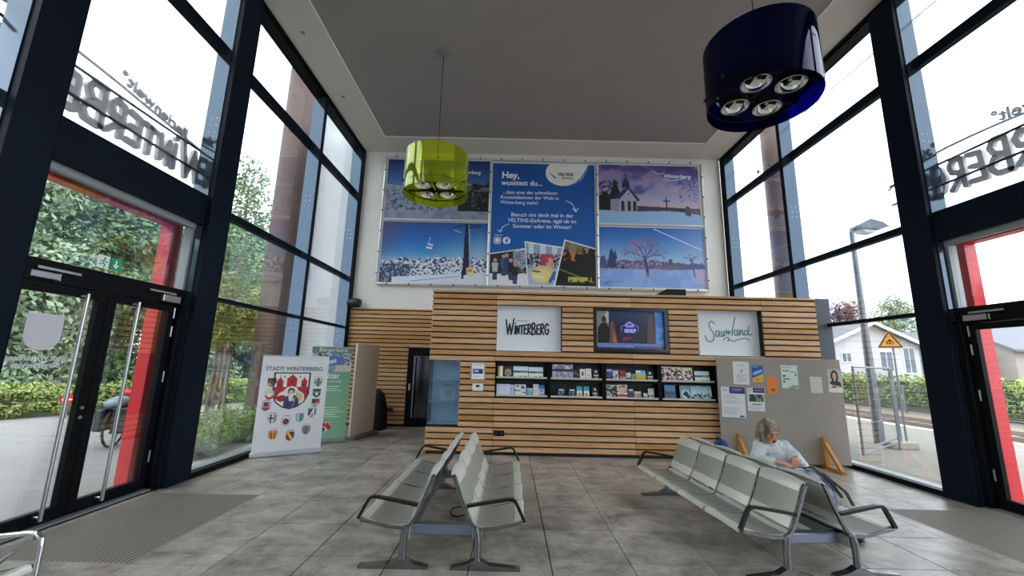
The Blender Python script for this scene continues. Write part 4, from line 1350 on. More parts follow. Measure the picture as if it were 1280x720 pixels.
def lines(cv, u0, u1, v0, v1, n, col, w=.012, seed=0):
    rg = random.Random(seed)
    for k in range(n):
        v = v0 + (v1 - v0) * k / max(1, n - 1)
        cv.rect(u0, v, u0 + (u1 - u0) * rg.uniform(.6, 1), v + w, col)
    return cv


c = Cv(40, 56, rgb('dfe1e2'))
c.ell(.5, .38, .09, .09, rgb('6b7480')).ell(.47, .36, .06, .06, rgb('dfe1e2'))
lines(c, .25, .8, .12, .22, 3, rgb('9aa0a6'), .015, 1)
lines(c, .2, .85, .56, .88, 8, rgb('a6abb0'), .015, 2)
on_board(c, 0.280, 1.41, 1.83, .285, 'white letter sheet with small round emblem, upper left on the noticeboard', .02)
c = Cv(36, 48, rgb('2456a4'))
c.poly([(0, 1), (0, .78), (1, .48), (1, 1)], rgb('e4b62c')).poly([(.1, .42), (.9, .2), (.9, .38), (.1, .6)], rgb('8db4e4')).rect(.05, .05, .6, .12, rgb('6f9bd8')).rect(.2, .82, .7, .88, rgb('8a7a3c'))
on_board(c, 0.620, 1.455, 1.76, .195, 'small blue and yellow flyer right of the white letter sheet')
c = Cv(30, 44, rgb('e8823a'))
c.ell(.58, .76, .2, .1, rgb('9c4a1c')).rect(.42, .68, .74, .84, rgb('a9521f'))
lines(c, .2, .8, .12, .5, 5, rgb('d27230'), .02, 4)
on_board(c, 0.860, 1.255, 1.555, .175, 'orange flyer with dark mark on the noticeboard', .02)
c = Cv(40, 56, rgb('d5e2da'))
lines(c, .1, .7, .05, .1, 2, rgb('8a9a94'), .018, 5)
c.rect(.1, .22, .5, .27, rgb('3c5a58')).rect(.1, .42, .28, .50, rgb('2f3a44')).rect(.58, .26, .92, .30, rgb('6a8a84')).ell(.88, .40, .05, .05, rgb('344a4a')).rect(.1, .58, .5, .63, rgb('4a6a66')).rect(.1, .68, .22, .76, rgb('2f3a44')).rect(.6, .84, .98, .97, rgb('79b49a')).ell(.6, .97, .2, .08, rgb('79b49a'))
on_board(c, 1.120, 1.36, 1.78, .285, 'pale green information sheet with black blocks on the noticeboard', .015)
c = Cv(30, 44, rgb('cfcfca'))
lines(c, .12, .88, .1, .9, 12, rgb('c2c2bd'), .02, 6)
on_board(c, 1.605, 1.29, 1.58, .20, 'blank pale grey sheet near the right side of the noticeboard')
c = Cv(40, 60, rgb('b9b6b2'))
c.ell(.48, .30, .26, .26, rgb('2a2526')).ell(.48, .30, .13, .15, rgb('c9a592')).ell(.48, .30, .025, .02, rgb('8a5a50'))
c.poly([(.05, .80), (.15, .56), (.38, .46), (.58, .46), (.85, .56), (.95, .80)], rgb('25262c')).poly([(.4, .45), (.56, .45), (.48, .56)], rgb('c9a592')).rect(.0, .80, 1, 1, rgb('dad8d4')).rect(.05, .66, .28, .78, rgb('cfd2cc')).rect(.55, .74, .92, .80, rgb('c9c294')).line([(.25, .7), (.7, .74)], .05, rgb('c9a592'))
on_board(c, 1.905, 1.31, 1.725, .245, 'portrait poster of a dark-haired woman at the right end of the noticeboard', .01)
c = Cv(54, 76, rgb('dde0e6'))
c.rect(.34, .0, 1, .20, rgb('2a2f6a')).rect(.45, .05, .9, .08, rgb('8d92c0')).rect(.45, .11, .8, .14, rgb('6d72a8')).rect(.05, .06, .28, .14, rgb('b9bdd0'))
lines(c, .08, .92, .26, .36, 3, rgb('8f95a4'), .012, 7)
lines(c, .08, .92, .42, .86, 18, rgb('b4b8c2'), .010, 8)
c.rect(.75, .90, .93, .96, rgb('3c4048')).rect(0, .975, 1, 1, rgb('3a54a8'))
on_board(c, 0.040, .79, 1.355, .415, 'large white information sheet with navy heading, lower left on the noticeboard', .015)
c = Cv(40, 54, rgb('dde0e6'))
c.rect(.34, .0, 1, .20, rgb('2a2f6a')).rect(.42, .06, .9, .12, rgb('7a80b4')).rect(.05, .05, .28, .14, rgb('b9bdd0')).rect(.08, .28, .95, .60, rgb('2e3a30'))
nz = c.noise(8, 10, 9)
c.put((c.V > .28) & (c.V < .6) & (c.U > .08) & (c.U < .95) & (nz > .52), rgb('7a8a6c'))
c.rect(.25, .68, .8, .72, rgb('3c4048'))
lines(c, .1, .9, .78, .92, 4, rgb('b4b8c2'), .015, 10)
on_board(c, 0.500, .935, 1.345, .295, 'white sheet with navy heading and dark photo on the noticeboard', .015)

# ================================================================== ROLL-UP BANNERS
def rollup(p0, p1, z1, cv, name, label, base_m):
    a = math.atan2(p1[1] - p0[1], p1[0] - p0[0])
    W = math.hypot(p1[0] - p0[0], p1[1] - p0[1])
    t = thing(name, label, 'banner', (p0[0], p0[1], 0), a)
    part('base_cassette', MB().cbox(-.02, W + .02, -.05, .06, 0.0, .085, .02), base_m, t)
    printed('print', cv, W, z1 - .08, M_BANNER, t, (0, 0, .08), None, .003)
    part('top_rail', MB().cbox(-.005, W + .005, -.008, .012, z1 - .012, z1 + .012, .004), M_ALU, t)
    part('back_pole', MB().tube([(W / 2, .03, .05), (W / 2, .03, z1)], .012, 8), M_ALU, t)
    return t, W


def shield(c, u, v, w, h, fill, asp, edge=None):
    pts = [(u - w, v - h), (u + w, v - h), (u + w, v + h * .2), (u + w * .8, v + h * .62), (u + w * .4, v + h * .9), (u, v + h), (u - w * .4, v + h * .9), (u - w * .8, v + h * .62), (u - w, v + h * .2)]
    if edge: c.poly([(u + (p[0] - u) * 1.09, v + (p[1] - v) * 1.07) for p in pts], edge)
    m = c.pmask(pts)
    c.put(m, fill)
    return m


c = Cv(150, 230, rgb('dfe0e6'))
asp = 1.65 / 1.07
m = shield(c, .46, .375, .25, .185, rgb('ece8e4'), asp, rgb('23304e'))
RD = rgb('b3262e')
c.put(m & (c.V > .335) & (c.V < .46), RD)
for (u0, u1, vt) in ((.235, .335, .28), (.385, .535, .25), (.60, .685, .28)):
    c.put(m & (c.U > u0) & (c.U < u1) & (c.V > vt) & (c.V < .36), RD)
    um = (u0 + u1) / 2
    c.poly([(u0 - .012, vt), (u1 + .012, vt), (um, vt - .05)], RD).line([(um, vt - .05), (um, vt - .07)], .008, RD, asp)
    c.rect(um - .012, vt + .02, um + .012, vt + .045, rgb('5a1218'))
for (u, v) in ((.345, .235), (.575, .235)): c.line([(u, v), (u, v - .02)], .01, rgb('5f7a4a'), asp).line([(u - .02, v - .012), (u + .02, v - .012)], .008, rgb('5f7a4a'), asp)
for k in range(5): c.rect(.22, .345 + .02 * k, .70, .347 + .02 * k, rgb('8e1c24'), .6)
for (du, dv) in ((-.085, .0), (.085, .0), (0, -.05), (0, .055)): c.put(m & ((((c.U - .465 - du) / .115) ** 2 + ((c.V - .445 - dv) / .068) ** 2) < 1), rgb('ece8e4'))
c.ell(.33, .455, .075, .035, rgb('a32630')).ell(.59, .445, .055, .05, rgb('d3c48a'))
c.put(m & c.pmask([(.36, .56), (.375, .46), (.42, .42), (.53, .42), (.585, .47), (.60, .56)]), rgb('2f3c70'))
c.ell(.465, .385, .055, .042, rgb('24345c')).ell(.465, .40, .042, .035, rgb('d9b49a')).poly([(.425, .41), (.51, .41), (.49, .475), (.465, .49), (.44, .475)], rgb('e2e0dc')).line([(.44, .395), (.455, .395)], .006, rgb('2c2422'), asp).line([(.475, .395), (.49, .395)], .006, rgb('2c2422'), asp)
c.ell(.51, .475, .022, .014, rgb('d9b49a')).line([(.56, .37), (.50, .55)], .012, rgb('9c8a52'), asp)
SMALL = [(.165, .285, '7c3a34', 'q'), (.155, .42, 'c9cfc6', 'r'), (.125, .535, 'b9a9a8', 's'), (.86, .285, 'c6c4bd', 'g'), (.855, .405, '6f9a8c', 'c'), (.85, .515, '3a3438', 'b'),
         (.235, .665, 'd8d8cc', 'x'), (.435, .70, 'd0cfca', 'k'), (.63, .665, '4a8ab0', 'f'), (.81, .62, '46545c', 'h'), (.27, .83, 'd8923a', 'o'), (.52, .855, '8a2c34', 'y'), (.75, .80, '86988c', 'g')]
for i, (u, v, cc, kd) in enumerate(SMALL):
    mm = shield(c, u, v, .058, .045, rgb(cc), asp, rgb('8f9096'))
    U, V = c.U - u, c.V - v
    if kd == 'q': c.put(mm & (U > 0) & (V < 0), rgb('1f1c1e')).put(mm & (U < 0) & (V > 0), rgb('c69a3c')).put(mm & (np.abs(U) < .02) & (np.abs(V) < .015), rgb('2c5a3c'))
    elif kd == 'r': c.put(mm & (V > 0), rgb('c23a3a')).put(mm & (np.hypot(U, V * 1.5) < .03), rgb('e9e6e0'))
    elif kd == 's': c.put(mm & (V < 0) & (np.abs(U) < .035), rgb('7c2a34')).put(mm & (V > .01), rgb('8a4a52'))
    elif kd == 'c': c.put(mm & (V > .0), rgb('23402c')).put(mm & (V < -.02), rgb('35465a')).put(mm & (np.hypot(U, (V - .01) * 1.5) < .022), rgb('e9e9e4'))
    elif kd == 'b': c.put(mm & (V > 0), rgb('e4e2dc')).put(mm & (V > 0) & ((U * 40) % 1 < .4), rgb('2a2628')).put(mm & (V < 0) & (U > 0), rgb('a8443c'))
    elif kd == 'x': c.put(mm & ((np.abs(U + .02) < .008) | (np.abs(V + .005) < .008)), rgb('23242a')).put(mm & (U > .02), rgb('8a9a94'))
    elif kd == 'k': c.put(mm & (np.hypot(U, V * 1.5) < .045), rgb('3a3c44')).put(mm & (np.hypot(U, V * 1.5) < .02), rgb('a8343c'))
    elif kd == 'f': c.put(mm & (U < -.01), rgb('e6e8ea')).put(mm & (np.abs(U + .035) < .008), rgb('24303a')).put(mm & (U > 0) & (V > 0), rgb('4c9a4a'))
    elif kd == 'h': c.put(mm & (np.abs(U + V * .6) < .012), rgb('e3e6e4')).put(mm & (np.abs(U - .03) < .012), rgb('dfe4e0'))
    elif kd == 'o': c.put(mm & (np.abs(U) < .03) & (V > -.02), rgb('a8402c')).put(mm & (np.abs(U) < .008), rgb('e9c06a'))
    elif kd == 'y': c.put(mm & (np.abs(U - V * 1.0) < .022), rgb('e6c63c')).put(mm & (U > .03) & (V < 0), rgb('2f3a70'))
    elif kd == 'g': c.put(mm & (np.abs(U) < .02), rgb('55605a')).put(mm & (np.abs(V) < .012), rgb('6b7a70'))
    if kd in 'rsxkoygh': c.rect(u - .05, v - .065, u + .05, v - .058, rgb('8a8c98'))
ru1, W1 = rollup((-4.41, 7.36), (-3.49, 7.95), 1.735, c, 'rollup_banner', 'white roll-up banner with a large red town crest and many small crests', mat('silver_cassette', 'c4c6cf', .4, .3))
lettering([('STADT WINTERBERG', .098, .48 * W1, 1.475, 'CENTER', .001)], mat('dark_grey_print', '3a3f4a', .6), ru1, M=Matrix.Translation((0, -.003, 0)))

c = Cv(90, 220, rgb('7fae8a'))
c.grad([(0, rgb('6f9c7c')), (.5, rgb('7fb08e')), (1, rgb('86b892'))])
c.rect(0, 0, 1, .065, rgb('5f8a6a')).rect(0, .065, 1, .27, rgb('8fa0b4'))
nz, n2_ = c.noise(10, 20, 61), c.noise(24, 50, 62)
c.put((c.V > .065) & (c.V < .27) & (nz > .5), rgb('c9ccd6')).put((c.V > .065) & (c.V < .27) & (n2_ < .42), rgb('3c4450')).poly([(.15, .22), (.2, .12), (.55, .09), (.85, .13), (.8, .2)], rgb('5a78b8')).poly([(.25, .18), (.6, .13), (.62, .17), (.28, .21)], rgb('c6d2ea')).rect(.6, .2, 1, .27, rgb('cfc6c4'))
WT = rgb('d9ebdc')
for v, u0, u1 in ((.43, .2, .75), (.455, .25, .7), (.475, .3, .8), (.66, .18, .75), (.685, .15, .8), (.71, .12, .9), (.735, .15, .7), (.76, .15, .8)):
    c.rect(u0, v, u1, v + .010, WT, .85)
m = shield(c, .45, .875, .16, .055, rgb('ece8e4'), 2, rgb('46506a'))
c.put(m & (c.V > .855) & (c.V < .9), RD).put(m & ((np.abs(c.U - .35) < .035) | (np.abs(c.U - .45) < .05) | (np.abs(c.U - .55) < .035)) & (c.V > .83) & (c.V < .87), RD)
c.ell(.45, .895, .09, .028, rgb('ece8e4')).ell(.45, .90, .055, .024, rgb('2f4a90'))
ru2, W2 = rollup((-4.15, 8.60), (-3.43, 8.93), 1.95, c, 'rollup_banner', 'green roll-up banner with a photo on top, partly behind the white one', M_GREYALU)
lettering([('Bürgerbüro', .12, .52 * W2, 1.856, 'CENTER', 0, .1), ], M_WTX, ru2, M=Matrix.Translation((0, -.003, 0)))
lettering([('Mobilität', .15, .36 * W2, 1.30, 'CENTER', .002, .3), ('mit dem Bus unterwegs', .06, .42 * W2, 1.22, 'CENTER', 0, .2)], M_WTX, ru2, 'heading', M=Matrix.Translation((0, -.003, 0)))

# pale partition panel and dark object behind it
dx, dy = (-3.24 + 3.43), (10.1 - 9.16)
pp = thing('partition_panel', 'tall pale beige partition panel standing edgewise right of the green banner', 'panel', (-3.43, 9.16, 0), math.atan2(dy, dx))
PL = math.hypot(dx, dy)
part('panel', MB().cbox(0, PL, -.02, .02, .06, 2.06, .006), mat('pale_beige_panel', 'd0c2b4', .6, var=.04, scale=2), pp)
part('panel_edge', MB().box(-.006, .0, -.021, .021, .06, 2.06), mat('white_edge_strip', 'eae6e0', .5), pp)
part('floor_bar', MB().cbox(-.05, PL + .05, -.14, .14, 0, .06, .01), mat('grey_floor_bar', '77716a', .6), pp)
t = thing('covered_trolley', 'dark covered object on the floor behind the pale partition panel', 'trolley', (-3.38, 10.65, 0))
part('cover', MB().lathe([(.30, .06), (.31, .2), (.28, .55), (.20, .85), (.1, .95), (0.0, .97)], 14), mat('black_fabric_cover', '1b1a1c', .9, var=.1, bump=.3), t, smooth=True)
part('base', MB().cbox(-.24, .24, -.24, .24, 0, .06, .01), M_STEELB, t)

# wall camera in the left corner
t = thing('security_camera', 'black cylindrical camera on the wall corner above the slats', 'camera', (-4.28, 11.0, 3.2))
M = Matrix.Translation((-4.45, 10.98, 3.235)) @ Matrix.Rotation(PI / 2 + .05, 4, 'Y')
part('housing', MB().lathe([(.0, -.02), (.11, -.01), (.125, .05), (.125, .26), (.10, .33), (0, .35)], 18, M), mat('black_camera_plastic', '1a1b1e', .35), t, world=True, smooth=True)
part('bracket', MB().box(-4.42, -4.36, 11.0, 11.2, 3.18, 3.24), M_STEELB, t, world=True)

# ================================================================== BEAM BENCHES
def mesh_metal(name, hx):
    m = mat(name, hx, .4, .35)
    nt = m.node_tree
    p = nt.nodes['Principled BSDF']
    g = nt.nodes.new('ShaderNodeTexCoord')
    v = nt.nodes.new('ShaderNodeTexVoronoi')
    v.inputs['Scale'].default_value = 160
    v.inputs['Randomness'].default_value = 0
    nt.links.new(g.outputs['Object'], v.inputs['Vector'])
    r = nt.nodes.new('ShaderNodeValToRGB')
    r.color_ramp.elements[0].position = .30
    r.color_ramp.elements[0].color = (*hexc('858680'), 1)
    r.color_ramp.elements[1].position = .36
    r.color_ramp.elements[1].color = (*hexc(hx), 1)
    nt.links.new(v.outputs[0], r.inputs[0])
    nt.links.new(r.outputs[0], p.inputs['Base Color'])
    return m


M_SEATB = mat('light_grey_seat_border', 'cfcec6', .38, .35)
M_SEATM = mesh_metal('perforated_grey_seat_metal', '9c9d95')
M_ARM = mat('black_armrest', '1d1e20', .28, .3)
SEATW, NS = .54, 4


def sheet(prof, bands, y0, y1, sag, th=.011, ny=7):
    """curved sheet with thickness; prof (x,z); bands: material index per profile segment"""
    mb = MB()
    n = len(prof)
    nor = []
    for i in range(n):
        a, b = prof[max(0, i - 1)], prof[min(n - 1, i + 1)]
        t = Vector((b[0] - a[0], b[1] - a[1])).normalized()
        nor.append(Vector((-t.y, t.x)))
    vs = []
    for s in (0, 1):
        for i in range(n):
            for j in range(ny):
                t = j / (ny - 1)
                d = -sag * (1 - (2 * t - 1) ** 2) - s * th
                vs.append((prof[i][0] + nor[i].x * d, y0 + (y1 - y0) * t, prof[i][1] + nor[i].y * d))
    o = n * ny
    fs, ms = [], []
    for i in range(n - 1):
        for j in range(ny - 1):
            a = i * ny + j
            fs.append((a, a + 1, a + ny + 1, a + ny))
            fs.append((o + a, o + a + ny, o + a + ny + 1, o + a + 1))
            k = bands[i] if 0 < j < ny - 2 or True else 0
            ms += [k, k]
    for i in range(n - 1):
        a = i * ny
        fs.append((a, a + ny, o + a + ny, o + a))
        a = i * ny + ny - 1
        fs.append((a, o + a, o + a + ny, a + ny))
        ms += [0, 0]
    for j in range(ny - 1):
        fs.append((j, o + j, o + j + 1, j + 1))
        a = (n - 1) * ny + j
        fs.append((a, a + 1, o + a + 1, o + a))
        ms += [0, 0]
    mb.add(vs, fs)
    mb.m = ms
    return mb


def mirx(mb):
    mb.v = [(-v[0], v[1], v[2]) for v in mb.v]
    return mb


def offx(mb, dx):
    mb.v = [(v[0] + dx, v[1], v[2]) for v in mb.v]
    return mb


def bench(label, loc, rz, pair=True, name='bench_row'):
    b = thing(name, label, 'bench', loc, rz, 'waiting hall benches')
    L = NS * SEATW
    J = .315
    for sgn in ((1, -1) if pair else (1,)):
        fin = lambda mb: mirx(offx(mb, J)) if sgn < 0 else offx(mb, J)
        for k in range(NS):
            y0, y1 = k * SEATW + .018, (k + 1) * SEATW - .018
            bp = [(-.245, .722), (-.228, .735), (-.208, .722), (-.185, .66), (-.140, .54), (-.10, .45), (-.070, .39), (-.060, .37)]
            part('backrest', fin(sheet(bp[::-1], [0, 0, 1, 1, 0, 0, 0][0:7], y0, y1, .022)), [M_SEATB, M_SEATM], b, smooth=True)
            sp = [(-.055, .352), (-.02, .333), (.05, .322), (.14, .325), (.24, .345), (.31, .368), (.36, .385), (.392, .382), (.405, .36), (.405, .345)]
            part('seat', fin(sheet(sp, [0, 1, 1, 1, 1, 0, 0, 0, 0], y0, y1, .010)), [M_SEATB, M_SEATM], b, smooth=True)
        for k in range(NS + 1):
            y = k * SEATW
            pth = [(-.222, .715), (-.195, .66), (-.15, .54), (-.075, .38), (-.03, .325), (.02, .306), (.14, .312), (.28, .342), (.385, .362)]
            f = MB().tube([(p[0] - .008, y, p[1]) for p in pth], .02, flat=(.013, .011))
            part('side_frame', fin(f), M_DARKMETAL, b)
        for y in (0.0, L):
            ap = [(-.105, .487), (-.02, .502), (.12, .526), (.24, .546), (.285, .548), (.312, .53), (.335, .49), (.395, .372)]
            a = MB().tube([(p[0], y, p[1]) for p in ap], .02, flat=(.019, .012))
            part('armrest', fin(a), M_ARM, b)
            g = MB().tube([(-.02, y, .32), (-.005, y, .25), (0, y, .13), (0, y, .03)], [.026, .03, .027, .034], 10)
            leg = part('leg', fin(g), M_DARKMETAL, b, smooth=True)
            ft = MB().prism([(-.22, 0), (.36, 0), (.36, .018), (.10, .042), (.03, .075), (-.03, .075), (-.10, .042), (-.22, .018)], y - .032, y + .032, 'y')
            part('foot', fin(ft), M_DARKMETAL, leg)
        bm_ = MB().cbox(-.05, .03, .01, L - .01, .215, .298, .008)
        part('long_beam', fin(bm_), M_GREYALU, b)
    if pair:
        for y in (.10, L - .30):
            part('cross_beam', MB().cbox(-J - .02, J + .02, y, y + .09, .215, .298, .008), mat('blue_grey_beam_metal', '8b90a6', .3, .6), b)
    return b


bench('left double row of grey perforated metal seats standing back to back before the kiosk', (-.555, 3.76, 0), 0.0)
bench('right double row of grey metal seats back to back, slightly turned, with the seated person', (2.665, 3.76, 0), math.radians(5.0))
_cb = bench('chrome-armed bench just cut by the lower left corner of the picture', (-3.38 - .315, 2.86 - 2.16, 0), 0.0, pair=False)
for ch in _cb.children:
    if ch.name.startswith('armrest'):
        _y = 2.16 if max(v.co.y for v in ch.data.vertices) > 1 else 0.0
        ch.data = offx(MB().tube([(p[0], _y, p[1]) for p in ((-.12, .50), (.1, .53), (.33, .558), (.375, .55), (.402, .525), (.41, .48), (.41, .05))], .017, 10), .315).mesh('armrest', M_CHROME, True)
ca = MB().tube([(.36 + .315, 2.155, .53), (.10 + .315, 2.155, .33)], .013, 8)
part('arm_brace', ca, M_CHROME, _cb, smooth=True)

t = tag(part('power_cable', MB().tube([(-.55 + .10 * math.cos(a) * (1 - .1 * a / 6) , 5.05 + .16 * math.sin(a), .012) for a in np.linspace(0.3, 5.6, 26)] + [(-.3, 5.2, .010), (-.2, 5.5, .010)], .008, 6), M_BLACK, None, smooth=True), 'black cable loop on the floor between the left bench rows', 'cable')

# ================================================================== PENDANT LAMPS
M_YEL = acrylic('yellow_green_acrylic', (.92, .97, .22), (.78, .88, .06), .20, .9)
M_BLU = acrylic('deep_blue_acrylic', (.0, .0, .33), (.003, .006, .03), .30, .45)
M_MIRROR = mat('mirror_reflector', 'e2e2de', .08, 1.0)
M_BULB = mat('frosted_lamp_burner', 'd9d6c8', .25)


def pendant(name, label, x, y, zb, h, m, r=.60):
    t = thing(name, label, 'lamp', (x, y, zb), 0, 'pendant lamps')
    T = Matrix.Translation((x, y, 0))
    part('shade', MB().lathe([(r, zb), (r, zb + h), (r - .008, zb + h), (r - .008, zb)], 72, T, cap=False).lathe([(r - .008, zb), (r, zb)], 72, T, cap=False), m, t, world=True, smooth=True)
    part('rim_ring', MB().tube([(x + (r - .014) * math.cos(a), y + (r - .014) * math.sin(a), zb + .14) for a in np.linspace(0, 2 * PI, 48, endpoint=False)], .010, 6, closed=True), M_BLACK, t, world=True)
    cr = MB()
    for s in (-.22, .22):
        cr.box(x - r + .02, x + r - .02, y + s - .018, y + s + .018, zb + .17, zb + .20)
        cr.box(x + s - .018, x + s + .018, y - r + .10, y + r - .10, zb + .17, zb + .20)
    cr.box(x - .03, x + .03, y - r + .02, y + r - .02, zb + .20, zb + .23)
    part('carrier_frame', cr, M_BLACK, t, world=True)
    for sx in (-.2, .2):
        for sy in (-.22, .22):
            R = Matrix.Translation((x + sx, y + sy, zb + .10))
            pr = [(.155, 0), (.150, .002), (.142, .03), (.115, .075), (.07, .115), (.03, .13), (.028, .16)]
            o = part('reflector', MB().lathe(pr, 24, R, cap=False), M_MIRROR, t, world=True, smooth=True)
            part('burner', MB().lathe([(0, .05), (.018, .055), (.022, .08), (.022, .14)], 10, R), M_BULB, o, world=True, smooth=True)
            part('reflector_rim', MB().tube([R @ Vector((.156 * math.cos(a), .156 * math.sin(a), 0)) for a in np.linspace(0, 2 * PI, 24, endpoint=False)], .006, 5, closed=True), M_ALU, o, world=True)
            part('lamp_housing', MB().lathe([(.16, .015), (.15, .10), (.09, .17), (.05, .22), (0, .22)], 16, R, cap=False), M_BLACK, o, world=True, smooth=True)
    part('suspension_wire', MB().tube([(x, y, zb + .2), (x, y, ZC + .01)], .007, 6), M_BLACK, t, world=True)
    for a in (.3, 2.4, 4.5):
        part('guy_wire', MB().tube([(x + (r - .01) * math.cos(a), y + (r - .01) * math.sin(a), zb + h - .02), (x, y, zb + h + .25)], .002, 4), M_GREYALU, t, world=True)
    part('ceiling_rose', MB().lathe([(.13, ZC - .05), (.14, ZC - .03), (.14, ZC + .01)], 24, T), M_GREYALU, t, world=True, smooth=True)
    return t


pendant('pendant_lamp', 'yellow-green translucent drum pendant with four reflectors hanging before the banners', -1.49, 7.21, 4.78, .80, M_YEL)
pendant('pendant_lamp', 'dark blue drum pendant with four mirror reflectors hanging at the upper right', 2.93, 4.33, 4.80, .80, M_BLU)

# ================================================================== PERSON ON THE RIGHT BENCH
def capsule(mb, a, b, ra, rb, n=14, m=5):
    a, b = Vector(a), Vector(b)
    d = b - a
    L = d.length
    q = d.normalized().to_track_quat('Z', 'Y').to_matrix().to_4x4() if L > 1e-6 else Matrix.Identity(4)
    M = Matrix.Translation(a) @ q
    prof = [(ra * math.cos(-PI / 2 + PI / 2 * k / m), ra * math.sin(-PI / 2 + PI / 2 * k / m)) for k in range(m + 1)]
    prof += [(rb * math.cos(PI / 2 * k / m), L + rb * math.sin(PI / 2 * k / m)) for k in range(m + 1)]
    prof = [(max(p[0], 1e-4), p[1]) for p in prof]
    return mb.lathe(prof, n, M, cap=True)


def ellips(mb, c, r, M=None, n=18, m=12):
    prof = [(max(1e-4, math.cos(-PI / 2 + PI * k / m)), math.sin(-PI / 2 + PI * k / m)) for k in range(m + 1)]
    T = Matrix.Translation(c) @ (M or Matrix.Identity(4)) @ Matrix.Diagonal((*r, 1))
    return mb.lathe(prof, n, T)


def fused(name, mb, m, parent, voxel=.008, it=3, noise=0.0, nscale=20, world=True):
    """union of the shapes as one continuous smooth skin"""
    if world:
        Lw = root_loc(parent)
        mb.v = [(v[0] - Lw.x, v[1] - Lw.y, v[2] - Lw.z) for v in mb.v]
    o = link(name, mb.mesh(name, m), parent)
    md = o.modifiers.new('fuse', 'REMESH')
    md.mode = 'VOXEL'
    md.voxel_size = voxel
    dg = bpy.context.evaluated_depsgraph_get()
    me = bpy.data.meshes.new_from_object(o.evaluated_get(dg))
    o.modifiers.clear()
    bm = bmesh.new()
    bm.from_mesh(me)
    for _ in range(it):
        bmesh.ops.smooth_vert(bm, verts=bm.verts, factor=.5, use_axis_x=True, use_axis_y=True, use_axis_z=True)
    if noise:
        from mathutils import noise as mn
        bm.normal_update()
        for v in bm.verts:
            v.co += v.normal * noise * mn.noise(v.co * nscale)
    bm.to_mesh(me)
    bm.free()
    me.polygons.foreach_set('use_smooth', [True] * len(me.polygons))
    me.name = name
    me.materials.clear()
    me.materials.append(m)
    old = o.data
    o.data = me
    bpy.data.meshes.remove(old)
    return o


M_SKIN = mat('warm_skin', 'b9826c', .55, var=.12, scale=14)
M_SWEAT = mat('pale_blue_grey_sweater', 'bfc4c8', .9, var=.16, scale=26, bump=.25)
M_COLLAR = mat('white_collar_fabric', 'd9dbdb', .9, var=.05, bump=.1)
M_TROUS = mat('dark_blue_trousers', '3c4660', .85, var=.15, scale=20)
M_HAIR = mat('grey_blonde_hair', '38281d', .5, var=.4, scale=5, stretch=(6, 6, 1), bump=.3, var2='a08b72')
M_SHOE = mat('dark_shoe', '26262a', .6)

V = Vector
pe = thing('person', 'seated grey-blonde person in a pale blue-grey sweater looking down on the right bench', 'person', (3.05, 4.9, .36))
pel, chest, neck = V((3.05, 4.95, .46)), V((3.02, 4.92, .72)), V((2.985, 4.86, .885))
shR, shL = V((2.855, 4.84, .835)), V((3.135, 4.86, .835))
elR, wrR = V((2.775, 4.80, .69)), V((2.87, 4.60, .725))
elL, wrL = V((3.235, 4.73, .675)), V((3.08, 4.575, .775))
head = V((2.925, 4.775, 1.015))
hipR, hipL = V((2.99, 4.92, .455)), V((3.13, 4.98, .455))
knR, knL = V((3.36, 4.62, .475)), V((3.48, 4.72, .475))
anR, anL = V((3.44, 4.56, .10)), V((3.55, 4.66, .10))
F = V((.14, -.88, -.42)).normalized()          # where the face looks
S = V((.99, .14, 0)).normalized()              # the person's left
S = (S - F * S.dot(F)).normalized()
UPH = F.cross(S).normalized() * -1
if UPH.z < 0: UPH = -UPH
HM = Matrix((S, -F, UPH)).transposed().to_4x4()      # head axes: x left, y backwards, z up
hp = lambda x, y, z: head + (HM @ V((x, y, z)))
body = MB()
ellips(body, pel, (.17, .14, .13))
capsule(body, pel, chest, .14, .135)
capsule(body, chest, neck - V((0, 0, .05)), .14, .09)
capsule(body, shR, shL, .062, .062)
capsule(body, neck - V((0, 0, .03)), hp(0, .02, -.06), .052, .048)
ellips(body, head, (.074, .092, .105), HM)
ellips(body, hp(0, -.02, -.06), (.055, .062, .058), HM)
capsule(body, hp(0, -.090, .012), hp(0, -.112, -.018), .011, .015)
capsule(body, hp(-.03, -.082, .03), hp(.03, -.082, .03), .012, .012)
capsule(body, hp(-.02, -.086, -.052), hp(.02, -.086, -.052), .009, .009)
ellips(body, hp(-.040, -.062, -.018), (.025, .024, .028), HM)
ellips(body, hp(.040, -.062, -.018), (.025, .024, .028), HM)
ellips(body, hp(0, -.068, -.095), (.022, .022, .02), HM)
for sx_ in (-1, 1): ellips(body, hp(sx_ * .077, .01, -.005), (.010, .022, .032), HM)
for sh_, el, wr in ((shR, elR, wrR), (shL, elL, wrL)):
    capsule(body, sh_, el, .052, .042)
    capsule(body, el, wr, .042, .027)


